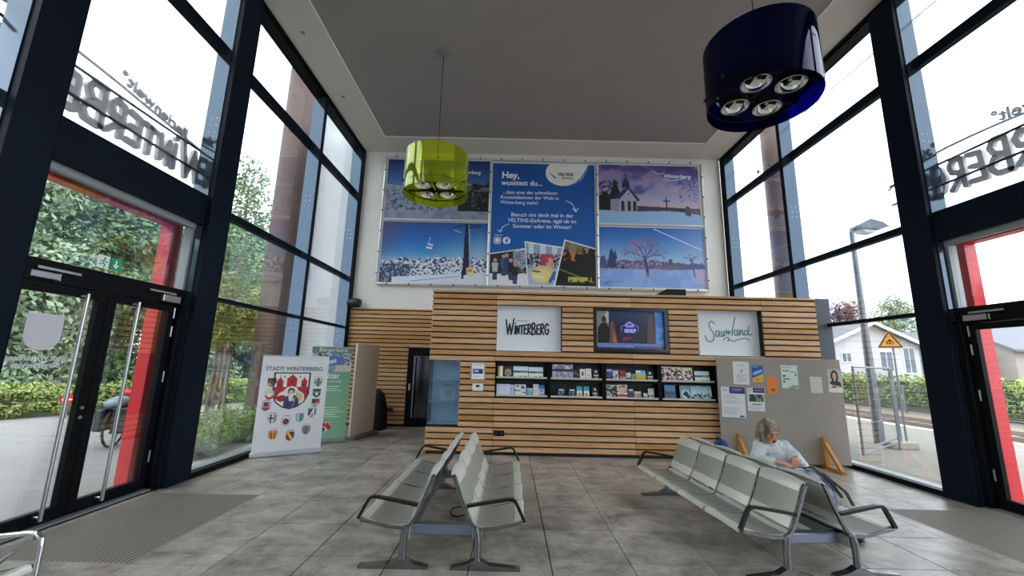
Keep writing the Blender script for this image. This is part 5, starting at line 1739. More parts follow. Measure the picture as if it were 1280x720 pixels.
def hand(mb, wr, fwd, across, curl):
    fwd, across = fwd.normalized(), across.normalized()
    across = (across - fwd * across.dot(fwd)).normalized()
    down = fwd.cross(across)
    if down.z > 0: down = -down
    pc = wr + fwd * .085
    for k in (-1.5, -.5, .5, 1.5):
        capsule(mb, wr + across * k * .009 + fwd * .01, pc + across * k * .017, .0145, .0115, 10, 4)
    for k, ln in zip((-1.5, -.5, .5, 1.5), (.060, .072, .077, .070)):
        p = pc + across * k * .0205
        d = (fwd + across * k * .04).normalized()
        for j, seg in enumerate((.45, .32, .25)):
            d2 = (d * math.cos(curl * (j + .6)) + down * math.sin(curl * (j + .6))).normalized()
            q = p + d2 * ln * seg
            capsule(mb, p, q, .0092 - j * .0008, .0086 - j * .0008, 8, 3)
            p = q
    b = wr + fwd * .03 + across * .024
    q = b + (fwd * .55 + across * .8).normalized() * .042
    capsule(mb, b, q, .0125, .0105, 8, 3)
    capsule(mb, q, q + (fwd * .9 + across * .25 + down * .35).normalized() * .032, .0102, .0085, 8, 3)


hand(body, wrR, V((.55, -.75, .02)), V((.75, .55, .1)), .38)
hand(body, wrL, V((-.55, -.70, -.25)), V((-.75, .55, .1)), .55)
for h_, k_, a_ in ((hipR, knR, anR), (hipL, knL, anL)):
    capsule(body, h_, k_, .085, .056)
    capsule(body, k_, a_, .054, .036)
    capsule(body, a_, a_ + V((.05, -.04, -.045)), .034, .03)
fused('body', body, M_SKIN, pe, .0062, 3)
sw = MB()
ellips(sw, pel + V((0, 0, .03)), (.185, .155, .12))
capsule(sw, pel + V((0, 0, .04)), chest, .165, .165)
capsule(sw, chest, neck - V((0, 0, .07)), .162, .105)
capsule(sw, shR, shL, .074, .074)
for sh_, el, wr in ((shR, elR, wrR), (shL, elL, wrL)):
    capsule(sw, sh_, el, .078, .064)
    capsule(sw, el, el.lerp(wr, .80), .064, .048)
    capsule(sw, el.lerp(wr, .78), el.lerp(wr, .90), .049, .042)
fused('sweater', sw, M_SWEAT, pe, .010, 3, .012, 13)
cl = MB()
for k in range(15):
    if 9 <= k <= 12: continue
    a = 2 * PI * k / 15
    a2 = 2 * PI * (k + 1) / 15
    P_ = lambda a: neck + V((.105 * math.cos(a), .085 * math.sin(a) - .01, -.002 + .03 * math.sin(a)))
    capsule(cl, P_(a), P_(a2), .022, .022, 8, 3)
fused('collar', cl, M_COLLAR, pe, .009, 3)
tr = MB()
for h_, k_, a_ in ((hipR, knR, anR), (hipL, knL, anL)):
    capsule(tr, h_, k_, .102, .070)
    capsule(tr, k_, k_.lerp(a_, .88), .070, .055)
ellips(tr, pel - V((0, 0, .02)), (.18, .15, .11))
fused('trousers', tr, M_TROUS, pe, .011, 3, .008, 16)
for a_ in (anR, anL):
    s_ = MB()
    capsule(s_, a_ + V((-.01, .01, -.055)), a_ + V((.12, -.10, -.065)), .042, .033)
    capsule(s_, a_, a_ + V((0, 0, -.04)), .042, .042)
    fused('shoe', s_, M_SHOE, pe, .009, 2)
hr = MB()
ellips(hr, hp(0, .022, .028), (.092, .098, .105), HM)
ellips(hr, hp(0, .05, -.03), (.090, .075, .10), HM)
rr = random.Random(3)
for k in range(26):
    a = -2.45 + 4.9 * k / 25          # around the back from temple to temple
    x0_, y0_ = .084 * math.sin(a), .02 + .085 * math.cos(a)
    top = hp(x0_ * .8, y0_ * .8, .07)
    mid = hp(x0_ * 1.08, y0_ * 1.05 - .004, 0)
    bot = hp(x0_ * (1.12 + .1 * rr.random()), y0_ * 1.05 - .012, -.085 - .03 * rr.random())
    capsule(hr, top, mid, .022, .021, 8, 3)
    capsule(hr, mid, bot, .020, .010, 8, 3)
for k in range(9):
    x_ = -.062 + .0155 * k
    capsule(hr, hp(x_ * .5, -.03, .105), hp(x_ * 1.1, -.088, .058 + .01 * rr.random()), .020, .010, 8, 3)
fused('hair', hr, M_HAIR, pe, .0062, 2, .006, 30)
M_EYE = mat('dark_eye_line', '2a1d1a', .4)
for sx_ in (-1, 1):
    e_ = MB()
    ellips(e_, hp(sx_ * .030, -.086, .008), (.0125, .006, .0055), HM, 10, 6)
    part('eye', e_, M_EYE, pe, world=True, smooth=True)
    e_ = MB()
    capsule(e_, hp(sx_ * .014, -.094, .030), hp(sx_ * .046, -.084, .030), .0035, .0025, 6, 2)
    part('eyebrow', e_, M_HAIR, pe, world=True, smooth=True)
e_ = MB()
capsule(e_, hp(-.019, -.0955, -.052), hp(.019, -.0955, -.052), .0042, .0042, 8, 3)
part('mouth', e_, mat('lip_skin', '8f4f48', .5), pe, world=True, smooth=True)

# bags on the right bench
bg = thing('bag', 'slouchy blue-grey patterned bag with black straps on the seat beside the person', 'bag', (3.06, 4.40, .34))
bm_ = MB()
ellips(bm_, (3.04, 4.40, .50), (.13, .13, .165))
ellips(bm_, (3.12, 4.30, .46), (.12, .12, .12))
ellips(bm_, (3.00, 4.44, .60), (.10, .09, .11))
capsule(bm_, (2.96, 4.50, .62), (3.12, 4.36, .64), .07, .06)
mb_ = mat('blue_grey_patterned_fabric', '6f7690', .8, var=.5, scale=16, bump=.4, var2='b6bccb')
fused('bag_body', bm_, mb_, bg, .012, 2, .03, 11)
part('strap', MB().tube([(3.02, 4.50, .68), (3.10, 4.38, .73), (3.18, 4.25, .62), (3.22, 4.18, .50)], .016, flat=(.018, .006)), M_BLACK, bg, world=True)
part('strap', MB().tube([(3.10, 4.46, .67), (3.17, 4.33, .68), (3.26, 4.18, .55), (3.27, 4.12, .45)], .016, flat=(.018, .006)), M_BLACK, bg, world=True)
bp_ = thing('backpack', 'dark blue backpack leaning on the far end seat of the right bench', 'backpack', (2.86, 5.62, .34))
bm_ = MB()
ellips(bm_, (2.85, 5.62, .52), (.12, .17, .19))
ellips(bm_, (2.82, 5.62, .66), (.09, .15, .12))
ellips(bm_, (2.95, 5.62, .46), (.06, .12, .11))
fused('pack_body', bm_, mat('royal_blue_nylon', '223a78', .7, var=.2, scale=10, bump=.2), bp_, .012, 3, .012, 12)
part('carry_loop', MB().tube([(2.78, 5.58, .76), (2.77, 5.60, .80), (2.77, 5.64, .80), (2.78, 5.66, .76)], .008, 6), M_BLACK, bp_, world=True, smooth=True)
part('strap', MB().tube([(2.76, 5.55, .74), (2.71, 5.55, .60), (2.75, 5.55, .42)], .016, flat=(.02, .005)), M_BLACK, bp_, world=True)

# ================================================================== OUTSIDE
GZ = -.02
M_PAVE = mat('pale_grey_paving', '7b7978', .85, var=.08, scale=.8, world=True)
M_PLAT = mat('pale_beige_platform_paving', '7c776f', .85, var=.08, scale=.9, world=True)
M_BALL = mat('brown_ballast', '7d7166', .95, var=.3, scale=9, world=True, bump=.4)
M_SOIL = mat('dark_soil', '5d5a48', .95, var=.3, scale=4, world=True)
M_GALV = mat('galvanised_steel', '727b81', .45, .5)


def struct(name, mb, m, label, cat):
    return tag(part(name, mb, m), label, cat, kind='structure')


struct('pavement', MB().box(-60, XL - .32, -25, 70, -.3, GZ), M_PAVE, 'pale grey paved forecourt outside the left glass wall', 'pavement')
struct('platform', MB().box(XR + .32, 13.0, -25, 70, -.3, GZ), M_PLAT, 'pale beige platform paving outside the right glass wall', 'platform')
struct('track_bed', MB().box(13.0, 80, -25, 90, -.5, -.12), M_BALL, 'brown ballast ground beyond the platform edge', 'ground')
struct('platform_edge', MB().box(12.6, 13.0, -25, 70, -.3, .0), mat('white_kerb_stone', 'd3d0c9', .8), 'white edge stones of the platform', 'kerb')
struct('forecourt_rear', MB().box(-60, 80, 70, 90, -.3, -.1), M_SOIL, 'ground far behind the hall', 'ground')
struct('gravel_strip', MB().box(XL - .7, XL - .33, 6.1, 11.2, -.1, .0), mat('pale_gravel', 'a9a59c', .95, var=.3, scale=30, bump=.5), 'pale gravel strip at the foot of the left glass wall', 'gravel')
for i, xr in enumerate((13.9, 15.35)):
    r_ = thing('rail', ['rusty near rail of the track beyond the platform', 'rusty far rail of the track beyond the platform'][i], 'rail', (xr, 20, -.12))
    part('rail_foot', MB().box(xr - .07, xr + .07, -10, 60, -.12, -.10), mat('rusty_rail', '6a5548', .7, .3), r_, world=True)
    part('rail_head', MB().box(xr - .035, xr + .035, -10, 60, -.10, .03), mat('worn_rail_head', '8b8078', .4, .6), r_, world=True)
sl_me = MB().box(-1.3, 1.3, -.12, .12, -.13, -.105).mesh('sleeper', mat('concrete_sleeper', '8e867a', .9))
for k in range(40):
    o = link('railway_sleeper', sl_me, None, (14.62, 6 + k * .75, 0))
    tag(o, 'grey concrete sleeper under the two rails beyond the platform', 'sleeper', 'sleepers under the track')


# ---- foliage
def leaves(centres, radii, n, size, seed, shell=.55, flat=1.0):
    rg = np.random.default_rng(seed)
    C_ = np.array(centres)[rg.integers(0, len(centres), n)]
    R_ = np.array(radii)
    R_ = (R_ if R_.ndim == 2 else np.repeat(R_[:, None], 3, 1))
    idx = rg.integers(0, len(centres), n)
    C_ = np.array(centres)[idx]
    d = rg.normal(size=(n, 3))
    d /= np.linalg.norm(d, axis=1, keepdims=True)
    rad = shell + (1 - shell) * rg.random((n, 1)) ** .6
    p = C_ + d * rad * R_[idx]
    nrm = d + rg.normal(size=(n, 3)) * .8 + np.array([0, 0, .5])
    nrm /= np.linalg.norm(nrm, axis=1, keepdims=True)
    a = np.cross(nrm, rg.normal(size=(n, 3)))
    a /= np.linalg.norm(a, axis=1, keepdims=True)
    b = np.cross(nrm, a)
    s = size * (.6 + .8 * rg.random((n, 1)))
    vs = np.stack([p - a * s, p + b * s * .5 * flat, p + a * s, p - b * s * .5 * flat], 1).reshape(-1, 3)
    q = np.arange(n * 4).reshape(-1, 4)
    return vs, q


def leaf_part(name, vs, q, m, parent):
    L = root_loc(parent)
    me = bpy.data.meshes.new(name)
    me.from_pydata((vs - np.array([L.x, L.y, L.z])).tolist(), [], q.tolist())
    me.materials.append(m)
    me.update()
    return tag(link(name, me, parent), kind='stuff')


M_LEAFS = [mat('mid_green_leaf', '6d8658', .6, var=.35, scale=.9, world=True), mat('grey_green_leaf', '7a8d6c', .6, var=.3, scale=.9, world=True), mat('yellow_green_leaf', '84934a', .6, var=.3, scale=1.2, world=True), mat('dark_red_leaf', '5e4750', .6, var=.3, scale=1.0, world=True)]
M_BARK = mat('grey_brown_bark', '6a5f52', .9, var=.25, scale=6, stretch=(3, 3, .6), bump=.4)


def tree(x, y, h, r, m, label, seed, n=9000, low=.08, group=None, leaf=.11, trunk=.16, name='tree', lobes=16):
    rg = random.Random(seed)
    t = thing(name, label, 'tree', (x, y, GZ), 0, group)
    cs, rs = [], []
    for k in range(lobes):
        zz = low + (1 - low) * (k + .5) / lobes
        rr_ = r * math.sin(PI * min(1, .18 + .80 * zz)) ** .7
        a = rg.uniform(0, 2 * PI)
        cs.append((x + math.cos(a) * rr_ * .55, y + math.sin(a) * rr_ * .55, h * zz * .93))
        rs.append((max(.25, r * rg.uniform(.38, .6)),) * 3)
    vs, q = leaves(cs, rs, n, leaf, seed, .35)
    leaf_part('foliage', vs, q, m, t)
    part('trunk', MB().tube([(x, y, GZ), (x + .05, y, h * .4), (x, y + .05, h * .8)], [trunk, trunk * .75, trunk * .3], 8), M_BARK, t, world=True, smooth=True)
    return t


rg = random.Random(21)
WT_ = ['left of the entrance, seen through its top light', 'behind the left entrance doors', 'seen past the left red post', 'beyond the forecourt, behind the young trees', 'far back left of the banner']
k = 0
for row, (bx, hh) in enumerate(((-19.5, 10.0), (-23.5, 11.2))):
    for j in range(-5, 9):
        y = 3.5 + j * 4.1 + row * 2 + rg.uniform(-.8, .8)
        x = bx + rg.uniform(-.9, .9) + .22 * max(-16, y - 16)
        tree(x, y, hh * rg.uniform(.92, 1.08), rg.uniform(2.5, 3.1), M_LEAFS[(j + row) % 2], 'leafy green tree in the dense wood beyond the left hedge', 100 + k, 24000 if j >= 0 else 7000, .02, 'trees of the wood beyond the hedge', .13)
        k += 1
tree(-14.2, 20.4, 12.4, 2.1, M_LEAFS[0], 'tall loose-crowned tree rising above the wood beyond the left glass', 300, 7000, .25, None, .10)
# hedge left
def hedge(name, label, p0, p1, w, h, n, m, seed, leaf=.10):
    t = thing(name, label, 'hedge', ((p0[0] + p1[0]) / 2, (p0[1] + p1[1]) / 2, GZ))
    L = math.hypot(p1[0] - p0[0], p1[1] - p0[1])
    ux, uy = (p1[0] - p0[0]) / L, (p1[1] - p0[1]) / L
    r_ = np.random.default_rng(seed)
    nc = int(L / .5)
    cs = [(p0[0] + ux * L * (i + .5) / nc + r_.uniform(-.1, .1), p0[1] + uy * L * (i + .5) / nc, h * zc + r_.uniform(-.05, .08)) for i in range(nc) for zc in (.3, .72)]
    vs, q = leaves(cs, [(w * .55, w * .55, h * .32)] * len(cs), n, leaf, seed, .6)
    leaf_part('foliage', vs, q, m, t)
    a = math.atan2(uy, ux)
    M = Matrix.Translation(((p0[0] + p1[0]) / 2, (p0[1] + p1[1]) / 2, 0)) @ Matrix.Rotation(a, 4, 'Z')
    part('twig_core', MB().box(-L / 2, L / 2, -w * .3, w * .3, GZ, h * .8, M), mat('dark_hedge_twigs', '3c4a2c', .95, var=.3, scale=5), t, world=True)
    return t


hedge('clipped_hedge', 'low clipped light green hedge along the far edge of the left forecourt', (-17.2, 3.2), (-7.8, 21.5), .8, .82, 40000, M_LEAFS[2], 5, .05)
hedge('clipped_hedge', 'bushy green hedge behind the mesh fence beyond the tracks', (19.6, 4), (19.6, 48), 1.4, 1.55, 36000, M_LEAFS[2], 6, .075)
# young staked trees outside the left glass
YL = ['left one of the three young trees outside the left glass, thin pale trunk', 'middle young tree outside the left glass with thicker trunk', 'right one of the three young trees outside the left glass']
for (x, y, s), lab in zip(((-7.75, 11.0, 1), (-7.0, 9.75, 2), (-7.35, 11.75, 3)), YL):
    t = tree(x, y, 3.7, .82, M_LEAFS[2], lab, 400 + s, 4200, .62, 'young staked trees', .05, .055, 'young_tree', 9)
    part('stake', MB().tube([(x + .22, y + .1, GZ), (x + .22, y + .1, 1.9)], .035, 8), M_BARK, t, world=True)
for i, (x, y, hh) in enumerate(((-5.45, 7.25, .42), (-5.65, 7.8, .55), (-5.9, 8.4, .62), (-5.5, 8.9, .7), (-6.3, 7.9, .5), (-6.3, 9.2, .7))):
    lab = ['low yellow-green shrub nearest the left post outside the glass', 'second yellow-green shrub along the left glass', 'third shrub along the left glass', 'taller shrub behind the white roll-up banner outside', 'outer low shrub beside the forecourt', 'outer tall shrub near the young trees'][i]
    t = thing('shrub', lab, 'shrub', (x, y, GZ), 0, 'shrubs outside the left glass')
    vs, q = leaves([(x, y, hh * .45), (x + .2, y + .15, hh * .6), (x - .2, y - .1, hh * .4)], [(.42, .42, hh * .45)] * 3, 2600, .035, 500 + i, .3, .6)
    leaf_part('foliage', vs, q, M_LEAFS[2 if i % 2 else 0], t)
    st_ = MB()
    for k in range(5):
        a = k * 1.26
        st_.tube([(x, y, GZ), (x + .25 * math.cos(a), y + .25 * math.sin(a), hh * .8)], [.012, .006], 5)
    tag(part('stems', st_, M_BARK, t, world=True), kind='stuff')


# ---- round columns, white outside wall
for (x, y, lab) in ((-6.22, 10.60, 'thick red-brown round column outside the left glass'), (7.50, 10.70, 'thick red-brown round column outside the right glass')):
    t = thing('round_column', lab, 'column', (x, y, GZ))
    T = Matrix.Translation((x, y, 0))
    part('shaft', MB().lathe([(.37, GZ), (.37, 13.5)], 32, T), M_BRICKCOL, t, world=True, smooth=True)
    part('base_ring', MB().lathe([(.45, GZ), (.45, .03), (.37, .05)], 32, T), M_GALV, t, world=True)
    for z in (3.4, 6.0):
        part('joint_band', MB().lathe([(.373, z), (.375, z + .01), (.373, z + .02)], 32, T), mat('pale_joint', '75605a', .6), t, world=True)
struct('wall_outside', MB().box(-6.05, XL - .31, 11.25, 11.5, GZ, 9.5), mat('white_render', 'd6d9dd', .8, var=.02), 'white rendered outside wall continuing the end wall on the left', 'wall')


# ---- red portals with reversed sign letters
M_SIGN = mat('grey_sign_letter', 'c2c4c8', .5)


def portal(side, X0, lab1, lab2):
    sg = -1 if side == 'left' else 1
    p = thing('entrance_portal', lab1, 'portal', (X0, 4.65, GZ))
    ya, yb = 3.43, 5.88
    for y in (ya, yb):
        part('post', MB().cbox(X0 - .09, X0 + .09, y - .09, y + .09, GZ, 3.60, .006), M_RED, p, world=True)
    part('beam', MB().cbox(X0 - .09, X0 + .09, ya - .09, yb + .09, 3.60, 3.76, .006), M_RED, p, world=True)
    part('canopy_sheet', MB().box(min(X0, X0 - sg * .35) , max(X0, X0 - sg * .35), ya, yb, 3.70, 3.74), M_GREYALU, p, world=True)
    xs = X0 + sg * .05
    s = thing('roof_sign', lab2, 'sign', (xs, 4.65, 4.45))
    for z in (4.64, 4.99):
        part('rail', MB().tube([(xs - sg * .06, 3.0, z), (xs - sg * .06, 6.45 + (.4 if sg > 0 else 0), z)], .019, 8), M_BLACK, s, world=True)
    for y in (3.1, 6.3):
        part('bracket', MB().tube([(xs - sg * .06, y, 3.76), (xs - sg * .06, y, 5.02)], .02, 8), M_BLACK, s, world=True)
    M = Matrix.Translation((xs, 6.32 if side == 'left' else 3.44, 0)) @ Matrix.Rotation(-PI / 2 if side == 'left' else PI / 2, 4, 'Z')
    Wd = 2.8
    sc_ = Wd / WINT_W
    ox = 0.0
    for i, ch in enumerate('WINTERBERG'):
        k_ = (1.25, .9, .85, .85, .9, .95, 1.1, .95, 1.0, 1.0)[i]
        st, w_ = ST[ch]
        mb = MB()
        mb.ribbon([[(ox + q[0] * k_, q[1] * k_ + (0 if k_ <= 1 else -.05)) for q in s_] for s_ in st], .078, -.03, .03, 0, 4.50, .52, sc_ / .52, M=M)
        part('letter', mb, M_SIGN, s, world=True)
        ox += w_ * k_ + .12
    me = text_mesh('Ferienwelt°', .225, .012, .006, 'LEFT', .15, 1.05)
    R = M @ Matrix.Translation((.42 if side == 'left' else .68, 0, 5.05)) @ Matrix.Rotation(-.17, 4, 'Y')
    mb = MB().add([R @ V((v.co.x * 1.05, v.co.z, v.co.y)) for v in me.vertices], [tuple(q.vertices) for q in me.polygons])
    part('small_lettering', mb, M_SIGN, s, world=True, fix=False)
    mb = MB()
    mb.ribbon([smooth_st([(-.25, 4.98), (.1, 5.04), (.8, 5.10), (1.8, 5.20), (2.6, 5.22), (3.1, 5.12), (3.5, 4.96)])], .03, -.012, .012, M=M, cap=4)
    part('swoosh', mb, M_SIGN, s, world=True)
    return p


portal('left', -5.15, 'bright red steel portal frame outside the left entrance doors', 'grey rooftop lettering on two black rails above the left entrance, seen from behind')
portal('right', 6.80, 'bright red steel portal frame outside the right entrance doors', 'grey rooftop lettering on two black rails above the right entrance, seen from behind')

# ---- bicycle
bk_ = thing('bicycle', 'parked black bicycle with panniers and red bag outside the left entrance doors', 'bicycle', (-7.5, 8.1, GZ), math.atan2(1.02, -.30))
WR = .34
M_TYRE = mat('black_tyre', '2a2a2b', .8)
for i, x in enumerate((0, 1.06)):
    w_ = part('wheel', MB().tube([(x + WR * math.cos(a), 0, WR + WR * math.sin(a) * .999) for a in np.linspace(0, 2 * PI, 40, endpoint=False)], .022, 8, closed=True), M_TYRE, bk_, smooth=True)
    sp_ = MB()
    for k in range(14):
        a = 2 * PI * k / 14
        sp_.tube([(x, .02 * (-1) ** k, WR), (x + (WR - .02) * math.cos(a), 0, WR + (WR - .02) * math.sin(a))], .002, 4)
    sp_.tube([(x, -.05, WR), (x, .05, WR)], .025, 8)
    tag(part('spokes', sp_, M_ALU, w_), kind='stuff')
    part('mudguard', MB().tube([(x + (WR + .035) * math.cos(a), 0, WR + (WR + .035) * math.sin(a)) for a in np.linspace(.4, 2.9, 14)], .02, flat=(.025, .004)), M_BLACK, bk_)
fm = MB()
for a, b in (((0, 0, WR), (.44, 0, .30)), ((.44, 0, .30), (.36, 0, .78)), ((0, 0, WR), (.37, 0, .72)), ((.44, 0, .30), (.90, 0, .66)), ((.37, 0, .72), (.88, 0, .80)), ((.86, 0, .92), (.92, 0, .60)), ((.92, .05, .60), (1.06, .05, WR)), ((.92, -.05, .60), (1.06, -.05, WR))):
    fm.tube([a, b], .017, 8)
part('frame', fm, mat('black_bike_frame', '202226', .3), bk_, smooth=True)
part('handlebar', MB().tube([(.78, -.29, 1.0), (.86, -.12, 1.02), (.86, .12, 1.02), (.78, .29, 1.0)], .013, 8).tube([(.86, 0, .90), (.86, 0, 1.02)], .014, 8), M_BLACK, bk_, smooth=True)
part('saddle', MB().prism([(.20, -.08), (.28, -.08), (.46, -.02), (.46, .02), (.28, .08), (.20, .08)], .90, .95, 'z').tube([(.36, 0, .76), (.35, 0, .91)], .013, 8), M_BLACK, bk_)
part('rack', MB().cbox(-.25, .28, -.07, .07, .70, .72, .004).tube([(-.1, .07, .70), (0, .07, WR)], .008, 6).tube([(-.1, -.07, .70), (0, -.07, WR)], .008, 6), M_BLACK, bk_)
part('crank', MB().lathe([(.09, -.006), (.09, .006)], 20, Matrix.Translation((.44, -.05, .30)) @ Matrix.Rotation(PI / 2, 4, 'X')).tube([(.44, -.07, .30), (.52, -.07, .15)], .011, 6).tube([(.44, .07, .30), (.36, .07, .45)], .011, 6).cbox(.48, .57, -.14, -.08, .13, .155, .004), M_DARKMETAL, bk_)
part('kickstand', MB().tube([(.30, .02, .30), (.36, .18, .0)], .011, 6), M_DARKMETAL, bk_)
for s_ in (-1, 1):
    part('pannier', MB().cbox(-.24, .20, s_ * .08, s_ * .24, .30, .70, .03), mat('black_pannier', '2b2c30', .75), bk_)
b_ = MB()
ellips(b_, (.02, 0, .82), (.22, .16, .11))
ellips(b_, (-.12, .02, .79), (.14, .15, .09))
part('luggage_roll', b_, mat('grey_blue_rain_cover', '7d8796', .6, var=.3, scale=9), bk_, smooth=True)
part('red_bag', MB().cbox(.20, .62, -.13, .13, .84, 1.02, .04), mat('red_bag_fabric', 'd4242c', .6), bk_)

# ---- no-entry sign on a post
ps = thing('no_entry_sign', 'small round red no-entry sign on a post before the left hedge', 'sign', (-12.0, 11.45, GZ))
part('post', MB().tube([(-12, 11.45, GZ), (-12, 11.45, .62)], .03, 8), M_GALV, ps, world=True)
aim = Matrix.Translation((-11.97, 11.41, .46)) @ Matrix.Rotation(.81, 4, 'Z')
part('disc', MB().lathe([(.15, -.01), (.15, .01)], 28, aim @ Matrix.Rotation(PI / 2, 4, 'X')), M_RED, ps, world=True)
part('white_bar', MB().box(-.11, .11, -.016, -.010, -.022, .022, aim), mat('white_sign_paint', 'eeeeee', .5), ps, world=True)

# ---- right side: lamp post, warning sign, mobile fence, mesh fence, houses, cables
lp_ = thing('street_lamp', 'tall galvanised lamp post with flat angular lantern on the platform', 'lamp post', (9.0, 10.3, GZ))
part('pole', MB().tube([(9.0, 10.3, GZ), (9.0, 10.3, 1.2), (9.0, 10.3, 5.35)], [.115, .10, .055], 16), M_GALV, lp_, world=True, smooth=True)
part('arm', MB().tube([(9.0, 10.3, 5.3), (9.0, 10.3, 5.42), (9.12, 10.28, 5.44)], .04, 10), M_GALV, lp_, world=True, smooth=True)
hd = MB().prism([(9.08, 5.38), (9.55, 5.36), (9.82, 5.44), (9.66, 5.56), (9.34, 5.64), (9.08, 5.48)], 10.06, 10.46, 'y')
part('lantern', hd, mat('grey_lantern_housing', '565e64', .4, .2), lp_, world=True)
part('lantern_glass', MB().prism([(9.14, 5.38), (9.55, 5.36), (9.48, 5.29), (9.22, 5.30)], 10.12, 10.40, 'y'), mat('pale_lantern_glass', 'ccd2d6', .15), lp_, world=True)
part('pole_door', MB().box(8.96, 9.04, 10.185, 10.20, .5, .8), M_GREYALU, lp_, world=True)
ws = thing('warning_sign', 'orange-yellow triangular warning sign with black rim beside the lamp post', 'sign', (9.45, 10.2, GZ))
part('post', MB().tube([(9.60, 10.24, GZ), (9.60, 10.24, 2.62)], .022, 8), M_GALV, ws, world=True)
tri = lambda cx, cz, s: [(cx - s, cz - s * .58), (cx + s, cz - s * .58), (cx, cz + s * 1.15)]
aim = Matrix.Translation((9.5, 10.2, 2.44)) @ Matrix.Rotation(-.5, 4, 'Z')
M_ORNG = mat('orange_yellow_sign_paint', 'f2a13a', .5)
part('sign_plate', MB().prism(tri(0, 0, .255), -.012, .0, 'y', aim), M_ORNG, ws, world=True)
rm = MB()
T_ = tri(0, 0, .215)
rm.ribbon([T_ + [T_[0]]], .028, -.016, -.011, M=aim)
rm.ribbon([[(-.06, -.02), (0, .06), (.06, .0)], [(-.07, -.05), (.07, -.05)], [(0, .06), (0, -.05)]], .022, -.016, -.011, M=aim)
part('sign_marks', rm, M_BLACK, ws, world=True)


def tube_fence(p0, p1, h, label, nw, nh, name='mobile_fence', feet=True):
    t = thing(name, label, 'fence', ((p0[0] + p1[0]) / 2, (p0[1] + p1[1]) / 2, GZ))
    A, B = V((*p0, 0)), V((*p1, 0))
    U = V((0, 0, 1))
    part('tube_frame', MB().tube([A + U * .12, A + U * h], .021, 8).tube([B + U * .12, B + U * h], .021, 8).tube([A + U * .22, B + U * .22], .018, 8).tube([A + U * (h - .02), B + U * (h - .02)], .018, 8), M_GALV, t, world=True, smooth=True)
    w = MB()
    for k in range(1, nw): w.tube([A.lerp(B, k / nw) + U * .22, A.lerp(B, k / nw) + U * (h - .02)], .0028, 4)
    for k in range(1, nh): w.tube([A + U * (.22 + (h - .24) * k / nh), B + U * (.22 + (h - .24) * k / nh)], .0028, 4)
    tag(part('wire_mesh', w, M_GALV, t, world=True), kind='stuff')
    if feet:
        for P_ in (B,):
            part('foot_block', MB().cbox(P_.x - .32, P_.x + .32, P_.y - .12, P_.y + .12, GZ, .13, .02), mat('grey_concrete_block', '9a958c', .9, var=.1), t, world=True)
    return t


tf = tube_fence((6.86, 8.25), (9.0, 9.75), 1.80, 'mobile tube fence panel with wire mesh and concrete foot outside the right glass', 26, 7)
part('brace', MB().tube([(6.86, 8.25, .12), (8.75, 9.6, .12)], .018, 8), M_GALV, tf, world=True)
part('upright', MB().tube([(9.25, 10.0, .0), (9.25, 10.0, 1.78)], .021, 8), M_GALV, tf, world=True)
part('upright', MB().tube([(8.78, 9.55, .0), (8.78, 9.55, 1.78)], .021, 8), M_GALV, tf, world=True)
mf = thing('mesh_fence', 'long low green-grey mesh fence beyond the railway track', 'fence', (18, 25, -.12))
w = MB()
for z in np.arange(.0, 1.05, .15): w.tube([(18, 6, z), (18, 48, z)], .006, 4)
for y in np.arange(6, 48, .35): w.tube([(18, y, -.1), (18, y, 1.05)], .005, 4)
tag(part('wire_mesh', w, M_GALV, mf, world=True), kind='stuff')
for k in range(17):
    part('post', MB().cbox(17.96, 18.04, 6 + k * 2.6 - .04, 6 + k * 2.6 + .04, -.12, 1.12, .005), M_GALV, mf, world=True)

M_HOUSE = mat('white_house_render', 'c8c8cb', .85, var=.03, scale=2)
M_HOUSE2 = mat('beige_house_render', '968f87', .85, var=.04, scale=2)
M_ROOF = mat('grey_roof_tiles', '66666c', .8, var=.15, scale=6, stretch=(1, 1, 6))
M_WFR = mat('white_window_frame', 'e6e6e6', .5)
M_WPANE = mat('dark_window_pane', '5b6670', .15)


